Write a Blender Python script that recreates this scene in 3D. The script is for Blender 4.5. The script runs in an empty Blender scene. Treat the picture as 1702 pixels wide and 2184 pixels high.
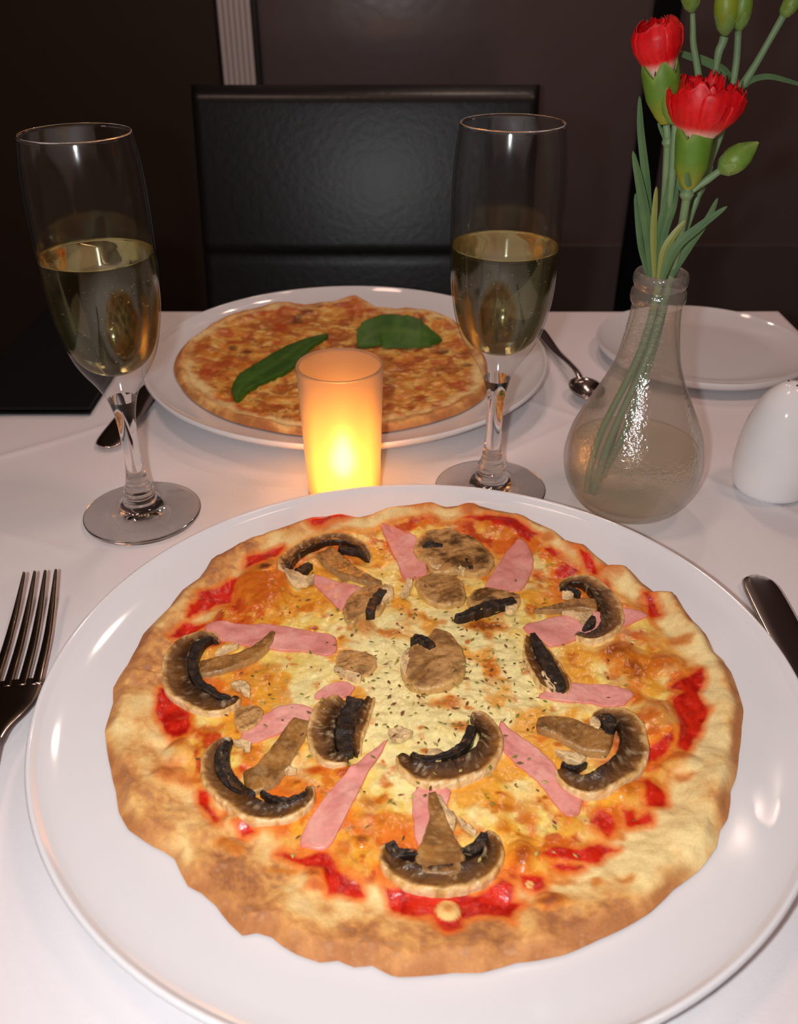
import bpy, bmesh, math, random
import numpy as np
from mathutils import Vector, Matrix

S = bpy.context.scene
COL = S.collection
TZ = 0.75                      # height of the table top
CAM_H = 0.290                  # lens above the table top
FPX, PITCH = 1940.0, math.radians(32.48)

# ------------------------------------------------------------------ camera
cam_d = bpy.data.cameras.new('camera')
cam = bpy.data.objects.new('camera', cam_d); COL.objects.link(cam)
cam_d.sensor_fit = 'VERTICAL'; cam_d.sensor_height = 24.0
cam_d.lens = FPX / 2184.0 * 24.0
cam_d.clip_start = 0.01; cam_d.clip_end = 50
cam.location = (0, 0, TZ + CAM_H)
cam.rotation_euler = (math.pi / 2 - PITCH, 0, 0)
cam_d.dof.use_dof = True; cam_d.dof.focus_distance = 0.43; cam_d.dof.aperture_fstop = 10.0
S.camera = cam

# ------------------------------------------------------------------ world, lights, exposure
w = bpy.data.worlds.new('room_ambience'); S.world = w; w.use_nodes = True
w.node_tree.nodes['Background'].inputs['Color'].default_value = (1.0, 0.60, 0.48, 1)
w.node_tree.nodes['Background'].inputs['Strength'].default_value = 0.06

def light(name, kind, loc, energy, color, size, target=None):
    d = bpy.data.lights.new(name, kind); o = bpy.data.objects.new(name, d); COL.objects.link(o)
    o.location = loc; d.energy = energy; d.color = color
    if kind == 'AREA':
        d.shape = 'DISK'; d.size = size
    else:
        d.shadow_soft_size = size
    if target is not None:
        o.rotation_euler = (Vector(target) - Vector(loc)).to_track_quat('-Z', 'Y').to_euler()
    return o
# the phone's flash, a little left of its lens
fl = light('phone_flash', 'SPOT', (-0.030, -0.004, TZ + CAM_H + 0.004), 5.2, (0.97, 0.98, 1.0), 0.007)
fl.rotation_euler = cam.rotation_euler; fl.data.spot_size = math.radians(130); fl.data.spot_blend = 1.0
# warm lamps of the dining room: two over the far side of the table, one overhead
light('pendant_lamp', 'AREA', (0.17, 1.22, 1.90), 1.2, (1.0, 0.72, 0.60), 0.06, (-0.1, 0.45, TZ))
light('pendant_lamp', 'AREA', (0.11, 1.27, 1.60), 0.45, (1.0, 0.72, 0.60), 0.035, (0.1, 0.45, TZ))
light('ceiling_lamp', 'AREA', (-0.45, 0.35, 2.40), 3.7, (1.0, 0.64, 0.52), 0.30, (0.0, 0.5, TZ))
light('ceiling_lamp', 'AREA', (0.70, 0.30, 2.40), 3.4, (1.0, 0.64, 0.52), 0.30, (0.0, 0.5, TZ))

vs = S.view_settings
vs.view_transform = 'Standard'; vs.look = 'None'; vs.exposure = 0.0; vs.gamma = 1.0
vs.use_curve_mapping = False
try:
    S.cycles.max_bounces = 16; S.cycles.transmission_bounces = 14
    S.cycles.transparent_max_bounces = 40; S.cycles.glossy_bounces = 6
except Exception:
    pass

# ------------------------------------------------------------------ helpers
_c, _s = math.cos(PITCH), math.sin(PITCH)
def spot(px, py, z=0.0):
    """place measured in the photo -> point at height z above the table (world)"""
    u = (px - 851) / FPX; v = (py - 1092) / FPX
    d = (u, _c - v * _s, -_s - v * _c)
    t = (z - CAM_H) / d[2]
    return Vector((d[0] * t, d[1] * t, TZ + z))
def upright(px, py, Y):
    """place measured in the photo -> point at distance Y from the viewer (world)"""
    u = (px - 851) / FPX; v = (py - 1092) / FPX
    d = (u, _c - v * _s, -_s - v * _c)
    t = Y / d[1]
    return Vector((d[0] * t, Y, TZ + CAM_H + d[2] * t))

def lin(r, g, b):
    def f(c):
        c = c / 255.0
        return c / 12.92 if c <= 0.04045 else ((c + 0.055) / 1.055) ** 2.4
    return (f(r), f(g), f(b))
def lina(*c): return np.array(lin(*c))

rng = np.random.default_rng(7)
_tab = rng.random((256, 256))
def vnoise(x, y):
    xi = np.floor(x).astype(int); yi = np.floor(y).astype(int)
    fx = x - xi; fy = y - yi
    fx = fx * fx * (3 - 2 * fx); fy = fy * fy * (3 - 2 * fy)
    a = _tab[xi & 255, yi & 255]; b = _tab[(xi + 1) & 255, yi & 255]
    c = _tab[xi & 255, (yi + 1) & 255]; d = _tab[(xi + 1) & 255, (yi + 1) & 255]
    return (a * (1 - fx) + b * fx) * (1 - fy) + (c * (1 - fx) + d * fx) * fy
def fbm(x, y, f, octv=4, seed=0.0, gain=0.5):
    """noise in 0..1, f in cycles per metre"""
    x = np.asarray(x) * f + seed * 17.31 + 50; y = np.asarray(y) * f + seed * 9.77 + 50
    s = 0; a = 1.0; n = 0
    for k in range(octv):
        s = s + a * vnoise(x, y); n += a; a *= gain
        x = x * 2.03 + 3.1; y = y * 2.03 + 7.7
    return s / n
def sstep(a, b, x):
    t = np.clip((x - a) / (b - a), 0, 1); return t * t * (3 - 2 * t)

def mesh_obj(name, V, Fc, mat, parent=None, smooth=True, col=None, rough=None, normals=None, loc=None):
    me = bpy.data.meshes.new(name)
    V = np.asarray(V, dtype=float)
    me.from_pydata(V.tolist(), [], Fc)
    if smooth:
        me.polygons.foreach_set('use_smooth', [True] * len(me.polygons))
    if col is not None:
        a = me.color_attributes.new('tint', 'FLOAT_COLOR', 'POINT')
        cc = np.ones((len(V), 4)); cc[:, :3] = np.clip(col, 0, 1)
        a.data.foreach_set('color', cc.ravel())
    if rough is not None:
        a = me.attributes.new('gloss', 'FLOAT', 'POINT'); a.data.foreach_set('value', np.asarray(rough, dtype=float))
    if normals is not None:
        me.normals_split_custom_set_from_vertices(np.asarray(normals).tolist())
    me.materials.append(mat)
    o = bpy.data.objects.new(name, me); COL.objects.link(o)
    if parent is not None: o.parent = parent
    if loc is not None: o.location = loc
    return o
def tag(o, label=None, cat=None, group=None, kind=None):
    if label: o['label'] = label
    if cat: o['category'] = cat
    if group: o['group'] = group
    if kind: o['kind'] = kind
    return o
def thing(name, label, cat, loc=(0, 0, 0), group=None, rz=0.0):
    o = bpy.data.objects.new(name, None); COL.objects.link(o)
    o.location = loc; o.rotation_euler = (0, 0, rz); o.empty_display_size = 0.02
    return tag(o, label, cat, group)
def grid_faces(nu, nv, wrap_u=False, wrap_v=False, off=0):
    f = []
    for i in range(nu if wrap_u else nu - 1):
        i2 = (i + 1) % nu
        for j in range(nv if wrap_v else nv - 1):
            j2 = (j + 1) % nv
            f.append((off + i * nv + j, off + i2 * nv + j, off + i2 * nv + j2, off + i * nv + j2))
    return f
def spline(pts, n):
    """Catmull-Rom through pts (any dimension), n samples"""
    P = np.asarray(pts, float); m = len(P)
    if m == 2:
        t = np.linspace(0, 1, n)[:, None]; return P[0] * (1 - t) + P[1] * t
    E = np.vstack([2 * P[0] - P[1], P, 2 * P[-1] - P[-2]])
    out = []
    for t in np.linspace(0, m - 1 - 1e-9, n):
        i = int(t); u = t - i
        p0, p1, p2, p3 = E[i], E[i + 1], E[i + 2], E[i + 3]
        out.append(0.5 * (2 * p1 + (p2 - p0) * u + (2 * p0 - 5 * p1 + 4 * p2 - p3) * u * u + (3 * p1 - p0 - 3 * p2 + p3) * u ** 3))
    return np.array(out)
def lathe(prof, seg=96):
    """surface of revolution about z; returns verts, faces, normals"""
    P = np.asarray(prof, float); n = len(P)
    T = np.gradient(P, axis=0); L = np.hypot(T[:, 0], T[:, 1]) + 1e-12
    nr, nz = T[:, 1] / L, -T[:, 0] / L
    a = np.linspace(0, 2 * math.pi, seg, endpoint=False)
    ca, sa = np.cos(a)[:, None], np.sin(a)[:, None]
    V = np.stack([ca * P[:, 0], sa * P[:, 0], np.ones((seg, 1)) * P[:, 1]], -1).reshape(-1, 3)
    N = np.stack([ca * nr, sa * nr, np.ones((seg, 1)) * nz], -1).reshape(-1, 3)
    return V, grid_faces(seg, n, wrap_u=True), N
def prof_spline(pts, n): return spline(pts, n)
def tube(pts, rad, seg=10, cap=True):
    P = np.asarray([tuple(p) for p in pts], float); n = len(P)
    R = np.full(n, rad) if np.isscalar(rad) else np.asarray(rad, float)
    T = np.gradient(P, axis=0); T /= np.linalg.norm(T, axis=1)[:, None] + 1e-12
    up = np.array([0.13, 0.97, 0.2]); V = []
    for i in range(n):
        b = np.cross(T[i], up); b /= np.linalg.norm(b) + 1e-12; c = np.cross(b, T[i])
        for k in range(seg):
            a = 2 * math.pi * k / seg
            V.append(P[i] + R[i] * (b * math.cos(a) + c * math.sin(a)))
    F = []
    for i in range(n - 1):
        for k in range(seg):
            k2 = (k + 1) % seg
            F.append((i * seg + k, i * seg + k2, (i + 1) * seg + k2, (i + 1) * seg + k))
    if cap:
        F.append(tuple(range(seg))[::-1]); F.append(tuple((n - 1) * seg + k for k in range(seg)))
    return np.array(V), F
def box(x0, x1, y0, y1, z0, z1, bev=0.0, seg=2):
    bm = bmesh.new()
    bmesh.ops.create_cube(bm, size=1)
    for v in bm.verts:
        v.co = Vector(((x0 + x1) / 2 + v.co.x * (x1 - x0), (y0 + y1) / 2 + v.co.y * (y1 - y0), (z0 + z1) / 2 + v.co.z * (z1 - z0)))
    if bev > 0:
        bmesh.ops.bevel(bm, geom=bm.edges[:], offset=bev, segments=seg, affect='EDGES', profile=0.5)
    bm.verts.index_update()
    V = [tuple(v.co) for v in bm.verts]; F = [tuple(v.index for v in f.verts) for f in bm.faces]
    bm.free(); return np.array(V), F

# ------------------------------------------------------------------ materials
def mat_new(name):
    m = bpy.data.materials.new(name); m.use_nodes = True
    nt = m.node_tree
    return m, nt, nt.nodes, nt.links, nt.nodes['Principled BSDF']
def add_bump(nt, target, scale, strength, dist=0.001, detail=4, coord='Object', rough=0.55, kind='NOISE'):
    N, L = nt.nodes, nt.links
    tc = N.new('ShaderNodeTexCoord')
    if kind == 'NOISE':
        n = N.new('ShaderNodeTexNoise'); n.inputs['Scale'].default_value = scale; n.inputs['Detail'].default_value = detail
        n.inputs['Roughness'].default_value = rough; out = n.outputs['Fac']
    else:
        n = N.new('ShaderNodeTexVoronoi'); n.inputs['Scale'].default_value = scale; out = n.outputs['Distance']
    L.new(tc.outputs[coord], n.inputs['Vector'])
    b = N.new('ShaderNodeBump'); b.inputs['Strength'].default_value = strength; b.inputs['Distance'].default_value = dist
    L.new(out, b.inputs['Height']); L.new(b.outputs['Normal'], target)
    return n, b
def plain(name, col, rough=0.5, metal=0.0, bump=None, spec=0.5, mottled=None, coat=0.0, sss=0.0):
    m, nt, N, L, p = mat_new(name)
    p.inputs['Base Color'].default_value = (*col, 1); p.inputs['Roughness'].default_value = rough
    p.inputs['Metallic'].default_value = metal; p.inputs['Specular IOR Level'].default_value = spec
    p.inputs['Coat Weight'].default_value = coat
    if sss: p.inputs['Subsurface Weight'].default_value = sss; p.inputs['Subsurface Scale'].default_value = 0.004
    if mottled:
        col2, sc = mottled
        tc = N.new('ShaderNodeTexCoord'); n = N.new('ShaderNodeTexNoise'); n.inputs['Scale'].default_value = sc; n.inputs['Detail'].default_value = 5
        r = N.new('ShaderNodeMix'); r.data_type = 'RGBA'
        r.inputs['A'].default_value = (*col, 1); r.inputs['B'].default_value = (*col2, 1)
        L.new(tc.outputs['Object'], n.inputs['Vector']); L.new(n.outputs['Fac'], r.inputs['Factor']); L.new(r.outputs['Result'], p.inputs['Base Color'])
    if bump: add_bump(nt, p.inputs['Normal'], *bump)
    return m
def tinted(name, rough=0.5, bump=None, use_gloss=False, spec=0.5, grain=0.0, grain_scale=900, sss=0.0, trans=0.0):
    """material coloured by the mesh's own tint attribute with fine procedural grain"""
    m, nt, N, L, p = mat_new(name)
    a = N.new('ShaderNodeAttribute'); a.attribute_name = 'tint'; src = a.outputs['Color']
    if grain:
        tc = N.new('ShaderNodeTexCoord'); n = N.new('ShaderNodeTexNoise'); n.inputs['Scale'].default_value = grain_scale; n.inputs['Detail'].default_value = 3
        L.new(tc.outputs['Object'], n.inputs['Vector'])
        mr = N.new('ShaderNodeMapRange'); mr.inputs['From Min'].default_value = 0.25; mr.inputs['From Max'].default_value = 0.75
        mr.inputs['To Min'].default_value = 1 - grain; mr.inputs['To Max'].default_value = 1 + grain
        L.new(n.outputs['Fac'], mr.inputs['Value'])
        hs = N.new('ShaderNodeHueSaturation'); L.new(src, hs.inputs['Color']); L.new(mr.outputs['Result'], hs.inputs['Value']); src = hs.outputs['Color']
    L.new(src, p.inputs['Base Color'])
    p.inputs['Roughness'].default_value = rough; p.inputs['Specular IOR Level'].default_value = spec
    if sss: p.inputs['Subsurface Weight'].default_value = sss; p.inputs['Subsurface Scale'].default_value = 0.003
    if use_gloss:
        g = N.new('ShaderNodeAttribute'); g.attribute_name = 'gloss'; L.new(g.outputs['Fac'], p.inputs['Roughness'])
    if bump: add_bump(nt, p.inputs['Normal'], *bump)
    return m
def thin_glass(name, tint=(1, 1, 1), rough=0.0, ior=1.45, bump=None, haze=0.0, haze_col=(0.8, 0.8, 0.8)):
    """a thin pane: light passes straight, the surface mirrors by Fresnel"""
    m, nt, N, L, p = mat_new(name); out = N['Material Output']; N.remove(p)
    t = N.new('ShaderNodeBsdfTransparent'); t.inputs['Color'].default_value = (*tint, 1)
    g = N.new('ShaderNodeBsdfGlossy'); g.inputs['Roughness'].default_value = rough
    lw = N.new('ShaderNodeLayerWeight')
    pw = N.new('ShaderNodeMath'); pw.operation = 'POWER'; pw.inputs[1].default_value = 5.0; L.new(lw.outputs['Facing'], pw.inputs[0])
    f = N.new('ShaderNodeMath'); f.operation = 'MULTIPLY_ADD'; r0_ = ((ior - 1) / (ior + 1)) ** 2
    f.inputs[1].default_value = 1 - r0_; f.inputs[2].default_value = r0_; L.new(pw.outputs[0], f.inputs[0])
    mx = N.new('ShaderNodeMixShader'); base = t.outputs[0]
    if haze:
        d = N.new('ShaderNodeBsdfTranslucent'); d.inputs['Color'].default_value = (*haze_col, 1)
        d2 = N.new('ShaderNodeBsdfDiffuse'); d2.inputs['Color'].default_value = (*haze_col, 1)
        mm = N.new('ShaderNodeMixShader'); mm.inputs[0].default_value = 0.5; L.new(d.outputs[0], mm.inputs[1]); L.new(d2.outputs[0], mm.inputs[2])
        m2 = N.new('ShaderNodeMixShader'); m2.inputs[0].default_value = haze; L.new(t.outputs[0], m2.inputs[1]); L.new(mm.outputs[0], m2.inputs[2]); base = m2.outputs[0]
    L.new(f.outputs[0], mx.inputs[0]); L.new(base, mx.inputs[1]); L.new(g.outputs[0], mx.inputs[2]); L.new(mx.outputs[0], out.inputs['Surface'])
    if bump:
        n, b = add_bump(nt, g.inputs['Normal'], *bump); L.new(b.outputs['Normal'], lw.inputs['Normal'])
        if haze: L.new(b.outputs['Normal'], d.inputs['Normal']); L.new(b.outputs['Normal'], d2.inputs['Normal'])
    return m
def solid_glass(name, col=(1, 1, 1), ior=1.5, rough=0.0, bump=None, through=0.0, tint=(1, 1, 1)):
    m, nt, N, L, p = mat_new(name); out = N['Material Output']; N.remove(p)
    g = N.new('ShaderNodeBsdfGlass'); g.inputs['Color'].default_value = (*col, 1); g.inputs['IOR'].default_value = ior; g.inputs['Roughness'].default_value = rough
    if bump: add_bump(nt, g.inputs['Normal'], *bump)
    if through:
        t = N.new('ShaderNodeBsdfTransparent'); t.inputs['Color'].default_value = (*tint, 1)
        mx = N.new('ShaderNodeMixShader'); mx.inputs[0].default_value = through
        L.new(g.outputs[0], mx.inputs[1]); L.new(t.outputs[0], mx.inputs[2]); L.new(mx.outputs[0], out.inputs['Surface'])
    else:
        L.new(g.outputs[0], out.inputs['Surface'])
    return m

M_china = plain('white_glazed_china', lin(234, 234, 236), 0.07, spec=0.5)
M_china2 = plain('white_shaker_glaze', lin(254, 252, 252), 0.08, spec=0.5)
M_cloth = plain('white_paper_cloth', lin(236, 232, 234), 0.85, spec=0.15, bump=(420, 0.25, 0.0006, 4))
M_steel = plain('polished_steel', lin(205, 195, 190), 0.16, 1.0, bump=(60, 0.05, 0.0005, 2))
M_leather = plain('black_leather', lin(14, 14, 15), 0.36, spec=0.55, bump=(110, 0.15, 0.002, 6))
M_menu = plain('black_leatherette', lin(9, 9, 10), 0.6, spec=0.25, bump=(300, 0.2, 0.0005, 3))
M_wood = plain('dark_table_wood', lin(52, 34, 24), 0.5)
M_floor = plain('dark_floor', lin(30, 24, 22), 0.5, mottled=(lin(20, 16, 15), 6))
M_wall = plain('taupe_wall', lin(110, 98, 99), 0.20, spec=0.6, bump=(14, 0.06, 0.01, 3), mottled=(lin(100, 88, 89), 3))
M_wall_dado = plain('grey_dado_panel', lin(104, 93, 93), 0.35, spec=0.3, mottled=(lin(84, 78, 78), 3))
M_wall_dark = plain('dark_brown_panel', lin(64, 52, 42), 0.4, spec=0.25, mottled=(lin(54, 45, 38), 4))
M_black = plain('black_lacquer', lin(8, 8, 8), 0.5, spec=0.2)
M_trim = plain('white_painted_trim', lin(226, 216, 214), 0.4)
M_flute = thin_glass('flute_glass', (0.98, 0.98, 0.98), 0.085, 1.62, bump=(110, .03, .001, 2))
M_glass = solid_glass('clear_glass', (1, 1, 1), 1.5)
M_bubble = thin_glass('bubble', (1, 1, 1), 0.2, 2.6, haze=.45, haze_col=(.95, .92, .8))

# ------------------------------------------------------------------ the room
def struct(name, V, F, mat, parent=None, smooth=False, label=None):
    o = mesh_obj(name, V, F, mat, parent, smooth)
    if parent is None: tag(o, label, name.split('_')[0], kind='structure')
    return o
WY = 1.50                                                   # wall behind the chair
V, F = box(-2.6, 2.6, -2.0, WY + 0.2, -0.05, 0.0); struct('floor', V, F, M_floor, label='dark floor under the table')
zd = upright(1640, 522, WY).z                               # top of the dado panel
xs0, xs1 = upright(466, 60, WY - 0.012).x, upright(537, 60, WY - 0.012).x
xb0, xb1 = upright(1402, 120, WY - 0.01).x - 0.012, upright(1402, 120, WY - 0.01).x + 0.026
V, F = box(-2.6, 2.6, WY + 0.004, WY + 0.12, 0, 2.6); wall = struct('wall_back', V, F, M_wall, label='taupe painted wall behind the black chair')
V, F = box(xs0 - 2.2, xs0 - 0.004, WY - 0.03, WY + 0.006, 0, 2.6, 0.002); o = struct('panel', V, F, M_wall_dark, wall); tag(o, 'dark brown panel left of the white strip')
V, F = box(xs1 + 0.012, xb0 - 0.002, WY - 0.004, WY + 0.006, 0, zd, 0.0012); o = struct('panel', V, F, M_wall_dado, wall)
V, F = box(xb1 + 0.002, 2.5, WY - 0.004, WY + 0.006, 0, zd, 0.0012); o = struct('panel', V, F, M_wall_dado, wall)
# white ribbed upright strip
t = thing('trim_1', 'white ribbed upright strip between dark panel and taupe wall', 'trim', ((xs0 + xs1) / 2, WY, 0)); t['kind'] = 'structure'
ww = xs1 - xs0; ns = 6
V, F = box(-ww / 2, ww / 2, -0.006, 0.003, 0.0, 2.55, 0.001); mesh_obj('backing', V, F, M_trim, t, False)
for k in range(ns):
    xk = -ww / 2 + (k + 0.5) * ww / ns
    V, F = box(xk - ww / ns * 0.43, xk + ww / ns * 0.43, -0.012, -0.005, 0.0, 2.55, 0.0015); mesh_obj('slat', V, F, M_trim, t, False)
V, F = box(xs1 + 0.001, xs1 + 0.009, WY - 0.012, WY + 0.005, 0, 2.55, 0.002); struct('trim_2', V, F, plain('dark_bead', lin(40, 32, 26), 0.4), label='thin dark bead right beside the white ribbed strip')
V, F = box(xb0, xb1, WY - 0.012, WY + 0.006, 0, 2.55, 0.003); struct('trim_3', V, F, M_black, label='black upright strip on the wall behind the carnations')

# ------------------------------------------------------------------ chair
def chair():
    cy, tilt = 1.205, math.radians(10.5)
    zl = 0.47
    p0, p1 = upright(411, 184, 1.245), upright(1150, 173, 1.245)
    hw = (p1.x - p0.x) / 2; cx = (p0.x + p1.x) / 2; ztop = (p0.z + p1.z) / 2
    c = thing('dining_chair', 'black leather high-back chair across the table', 'chair', (cx, cy, 0))
    zs = upright(700, 530, 1.2).z                           # the seam across the back
    L = (ztop - zl) / math.cos(tilt)
    ls = (zs - zl) / math.cos(tilt)
    nu, nv = 60, 70; V = []
    us = np.sin(np.linspace(-math.pi / 2, math.pi / 2, nu)); vsx = np.linspace(0, 1, nv)
    def surf(front):
        out = []
        for u in us:
            for v in vsx:
                e = max(abs(u), 0); x = u * hw
                l = v * L
                th = 0.022 * (1 - max(0, abs(u) - 0.93) / 0.07 * 0.0) * math.sqrt(max(0.0, 1 - max(0, (abs(u) - 0.955) / 0.045) ** 2)) * math.sqrt(max(0, 1 - max(0, (v - 0.965) / 0.035) ** 2))
                d = th
                if front:
                    d += 0.010 * (1 - u * u) * math.sin(math.pi * min(1, max(0, v))) * 0.6
                    d -= 0.0025 * math.exp(-((l - ls) / 0.004) ** 2)
                    if l < ls: d -= 0.002
                y = (-d if front else d) + (l - 0.0) * math.sin(tilt) - 0.045
                z = zl + l * math.cos(tilt)
                out.append((x, y, z))
        return out
    Vf, Vb = surf(True), surf(False)
    F = grid_faces(nu, nv) + [f[::-1] for f in grid_faces(nu, nv, off=nu * nv)]
    mesh_obj('backrest', np.array(Vf + Vb), F, M_leather, c)
    V, F = box(-hw, hw, -0.38, -0.02, 0.40, 0.475, 0.02, 3); mesh_obj('seat', V, F, M_leather, c)
    for sx in (-1, 1):
        for y in (-0.35, -0.045):
            V, F = box(sx * (hw - 0.025) - 0.02, sx * (hw - 0.025) + 0.02, y - 0.02, y + 0.02, 0, 0.41, 0.003); mesh_obj('leg', V, F, M_wood, c, False)
chair()

# ------------------------------------------------------------------ table and cloth
TX0, TX1, TY0, TY1 = -0.322, 0.345, -0.03, 0.796
tb = thing('dining_table', 'small table hidden under the white cloth', 'table', ((TX0 + TX1) / 2, (TY0 + TY1) / 2, 0))
hx, hy = (TX1 - TX0) / 2 - 0.004, (TY1 - TY0) / 2 - 0.004
V, F = box(-hx, hx, -hy, hy, TZ - 0.030, TZ - 0.0022, 0.003); mesh_obj('tabletop', V, F, M_wood, tb, False)
for sx in (-1, 1):
    for sy in (-1, 1):
        V, F = box(sx * (hx - 0.05) - 0.025, sx * (hx - 0.05) + 0.025, sy * (hy - 0.05) - 0.025, sy * (hy - 0.05) + 0.025, 0, TZ - 0.030, 0.003)
        mesh_obj('leg', V, F, M_wood, tb, False)
def cloth():
    nx, ny = 250, 300
    # unrolled coordinates: centre is the table top, the margins hang down
    drop = 0.20; m = 14
    xs = np.concatenate([TX0 - np.linspace(drop, 0.004, m), np.linspace(TX0, TX1, nx), TX1 + np.linspace(0.004, drop, m)])
    ys = np.concatenate([TY0 - np.linspace(drop, 0.004, m), np.linspace(TY0, TY1, ny), TY1 + np.linspace(0.004, drop, m)])
    X, Y = np.meshgrid(xs, ys, indexing='ij')
    ox = np.maximum(0, np.maximum(TX0 - X, X - TX1)); oy = np.maximum(0, np.maximum(TY0 - Y, Y - TY1))
    sx = np.sign(X - (TX0 + TX1) / 2); sy = np.sign(Y - (TY0 + TY1) / 2)
    fold = np.sqrt(ox * ox + oy * oy)
    flare = 0.06 + 0.05 * np.sin(X * 19) * (oy > 0) + 0.04 * np.sin(Y * 21) * (ox > 0)
    cxx, cyy = np.clip(X, TX0, TX1), np.clip(Y, TY0, TY1)
    Xo = cxx + sx * (ox * (flare + 0.35 * (oy > 0))) + sx * 0.001 * (ox > 0)
    Yo = cyy + sy * (oy * (flare + 0.35 * (ox > 0))) + sy * 0.001 * (oy > 0)
    Z = -np.maximum(np.maximum(ox, oy), 0.98 * fold)
    top = (ox == 0) & (oy == 0)
    und = 0.0011 * (fbm(X, Y, 9, 3, 3) - 0.5)
    def crease(a, b, hgt, wd=0.0016):
        a, b = spot(*a), spot(*b); A = np.array(a[:2]); B = np.array(b[:2]); d = B - A; Ln = np.linalg.norm(d); d /= Ln
        tt = (X - A[0]) * d[0] + (Y - A[1]) * d[1]; nn = -(X - A[0]) * d[1] + (Y - A[1]) * d[0]
        ends = sstep(-0.01, 0.01, tt) * sstep(-0.01, 0.01, Ln - tt)
        return 1.6 * hgt * ends * np.exp(-np.abs(nn) / wd / 1.6)
    cr = crease((-40, 985), (88, 950), 0.0010) + crease((88, 950), (250, 900), 0.0008) + crease((88, 950), (35, 885), 0.0004) + crease((88, 950), (190, 1080), 0.0003)
    cr = cr + crease((1085, 965), (1240, 893), 0.0008) + crease((1110, 850), (1240, 893), 0.0008) + crease((1240, 893), (1540, 1035), 0.0008) + crease((1540, 1035), (1760, 1120), 0.0010)
    cr = cr + crease((900, 990), (1085, 965), 0.0005) + crease((1240, 893), (1330, 850), 0.0006) + crease((1500, 1300), (1720, 1340), 0.0004) + crease((-10, 1360), (130, 1320), 0.0004) + crease((-20, 1130), (170, 1180), 0.0004)
    Z = np.where(top, Z + und + cr - 0.0006, Z)
    Z = np.where(top, np.minimum(Z, 0.0018), Z)
    V = np.stack([Xo, Yo, Z + TZ], -1).reshape(-1, 3)
    o = mesh_obj('tablecloth', V, grid_faces(len(xs), len(ys)), M_cloth)
    tag(o, 'white creased paper cloth covering the table', 'tablecloth')
cloth()

# ------------------------------------------------------------------ plates
def plate_profile(R, H):
    t = [(0, .0055), (.3, .0055), (.6, .0056), (.70, .0066), (.80, .0095), (.90, .0140), (.95, .0170), (.975, .0192)]
    pr = [(a * R, .0052 + (z - .0052) * (H - .004) / (.0222 - .004) if z > .0057 else z) for a, z in t]
    return spline(pr, 40)
def plate(label, loc, R, H, base=0.66, group='white plates on the table', lip=True):
    top = [tuple(p) for p in plate_profile(R, H)]
    lipz = H
    top += [(R * .985, lipz - .0008), (R * .992, lipz), (R * .997, lipz - .0003), (R * 1.0, lipz - .0014), (R * .998, lipz - .0028)]
    und = [(R * .97, lipz - .0062), (R * .9, H * .42), (R * .78, H * .20), (R * base + .004, .0035), (R * base + .0015, .0004), (R * base - .002, .0002), (R * base - .005, .0025), (R * .3, .0025), (0, .0025)]
    V, F, N = lathe(top + und, 160)
    o = mesh_obj('dinner_plate', V, F, M_china, loc=(loc[0], loc[1], TZ + 0.0006))
    return tag(o, label, 'plate', group)
PC = (0.0097, 0.290); BC = (-0.0397, 0.6475)
plate('large white plate under the ham and mushroom pizza', PC, 0.1605, 0.0222)
plate('white plate under the plain cheese pizza with basil', BC, 0.1512, 0.0222)
sp = plate('small empty white side plate behind the vase', (0.2435, 0.690), 0.0835, 0.013); sp.name = 'side_plate'

# ------------------------------------------------------------------ polygons on the pizzas
C1, C2, C3, C4, C5, C6, C7, C8 = (200, 1050), (600, 1050), (1050, 1050), (200, 1400), (600, 1400), (1100, 1400), (400, 1700), (850, 1700)
K = 3.404
def P(c, pts): return [(c[0] + x / K, c[1] + y / K) for x, y in pts]
def seg_dist(X, Y, poly):
    """signed distance to polygon, negative inside"""
    q = np.asarray(poly); d = np.full(X.shape, 1e9); ins = np.zeros(X.shape, bool)
    for i in range(len(q)):
        a, b = q[i], q[(i + 1) % len(q)]; e = b - a; L2 = e @ e + 1e-15
        t = np.clip(((X - a[0]) * e[0] + (Y - a[1]) * e[1]) / L2, 0, 1)
        d = np.minimum(d, np.hypot(X - a[0] - t * e[0], Y - a[1] - t * e[1]))
        if a[1] != b[1]:
            cond = ((a[1] > Y) != (b[1] > Y)) & (X < (b[0] - a[0]) * (Y - a[1]) / (b[1] - a[1]) + a[0])
            ins ^= cond
    return np.where(ins, -d, d)

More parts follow.
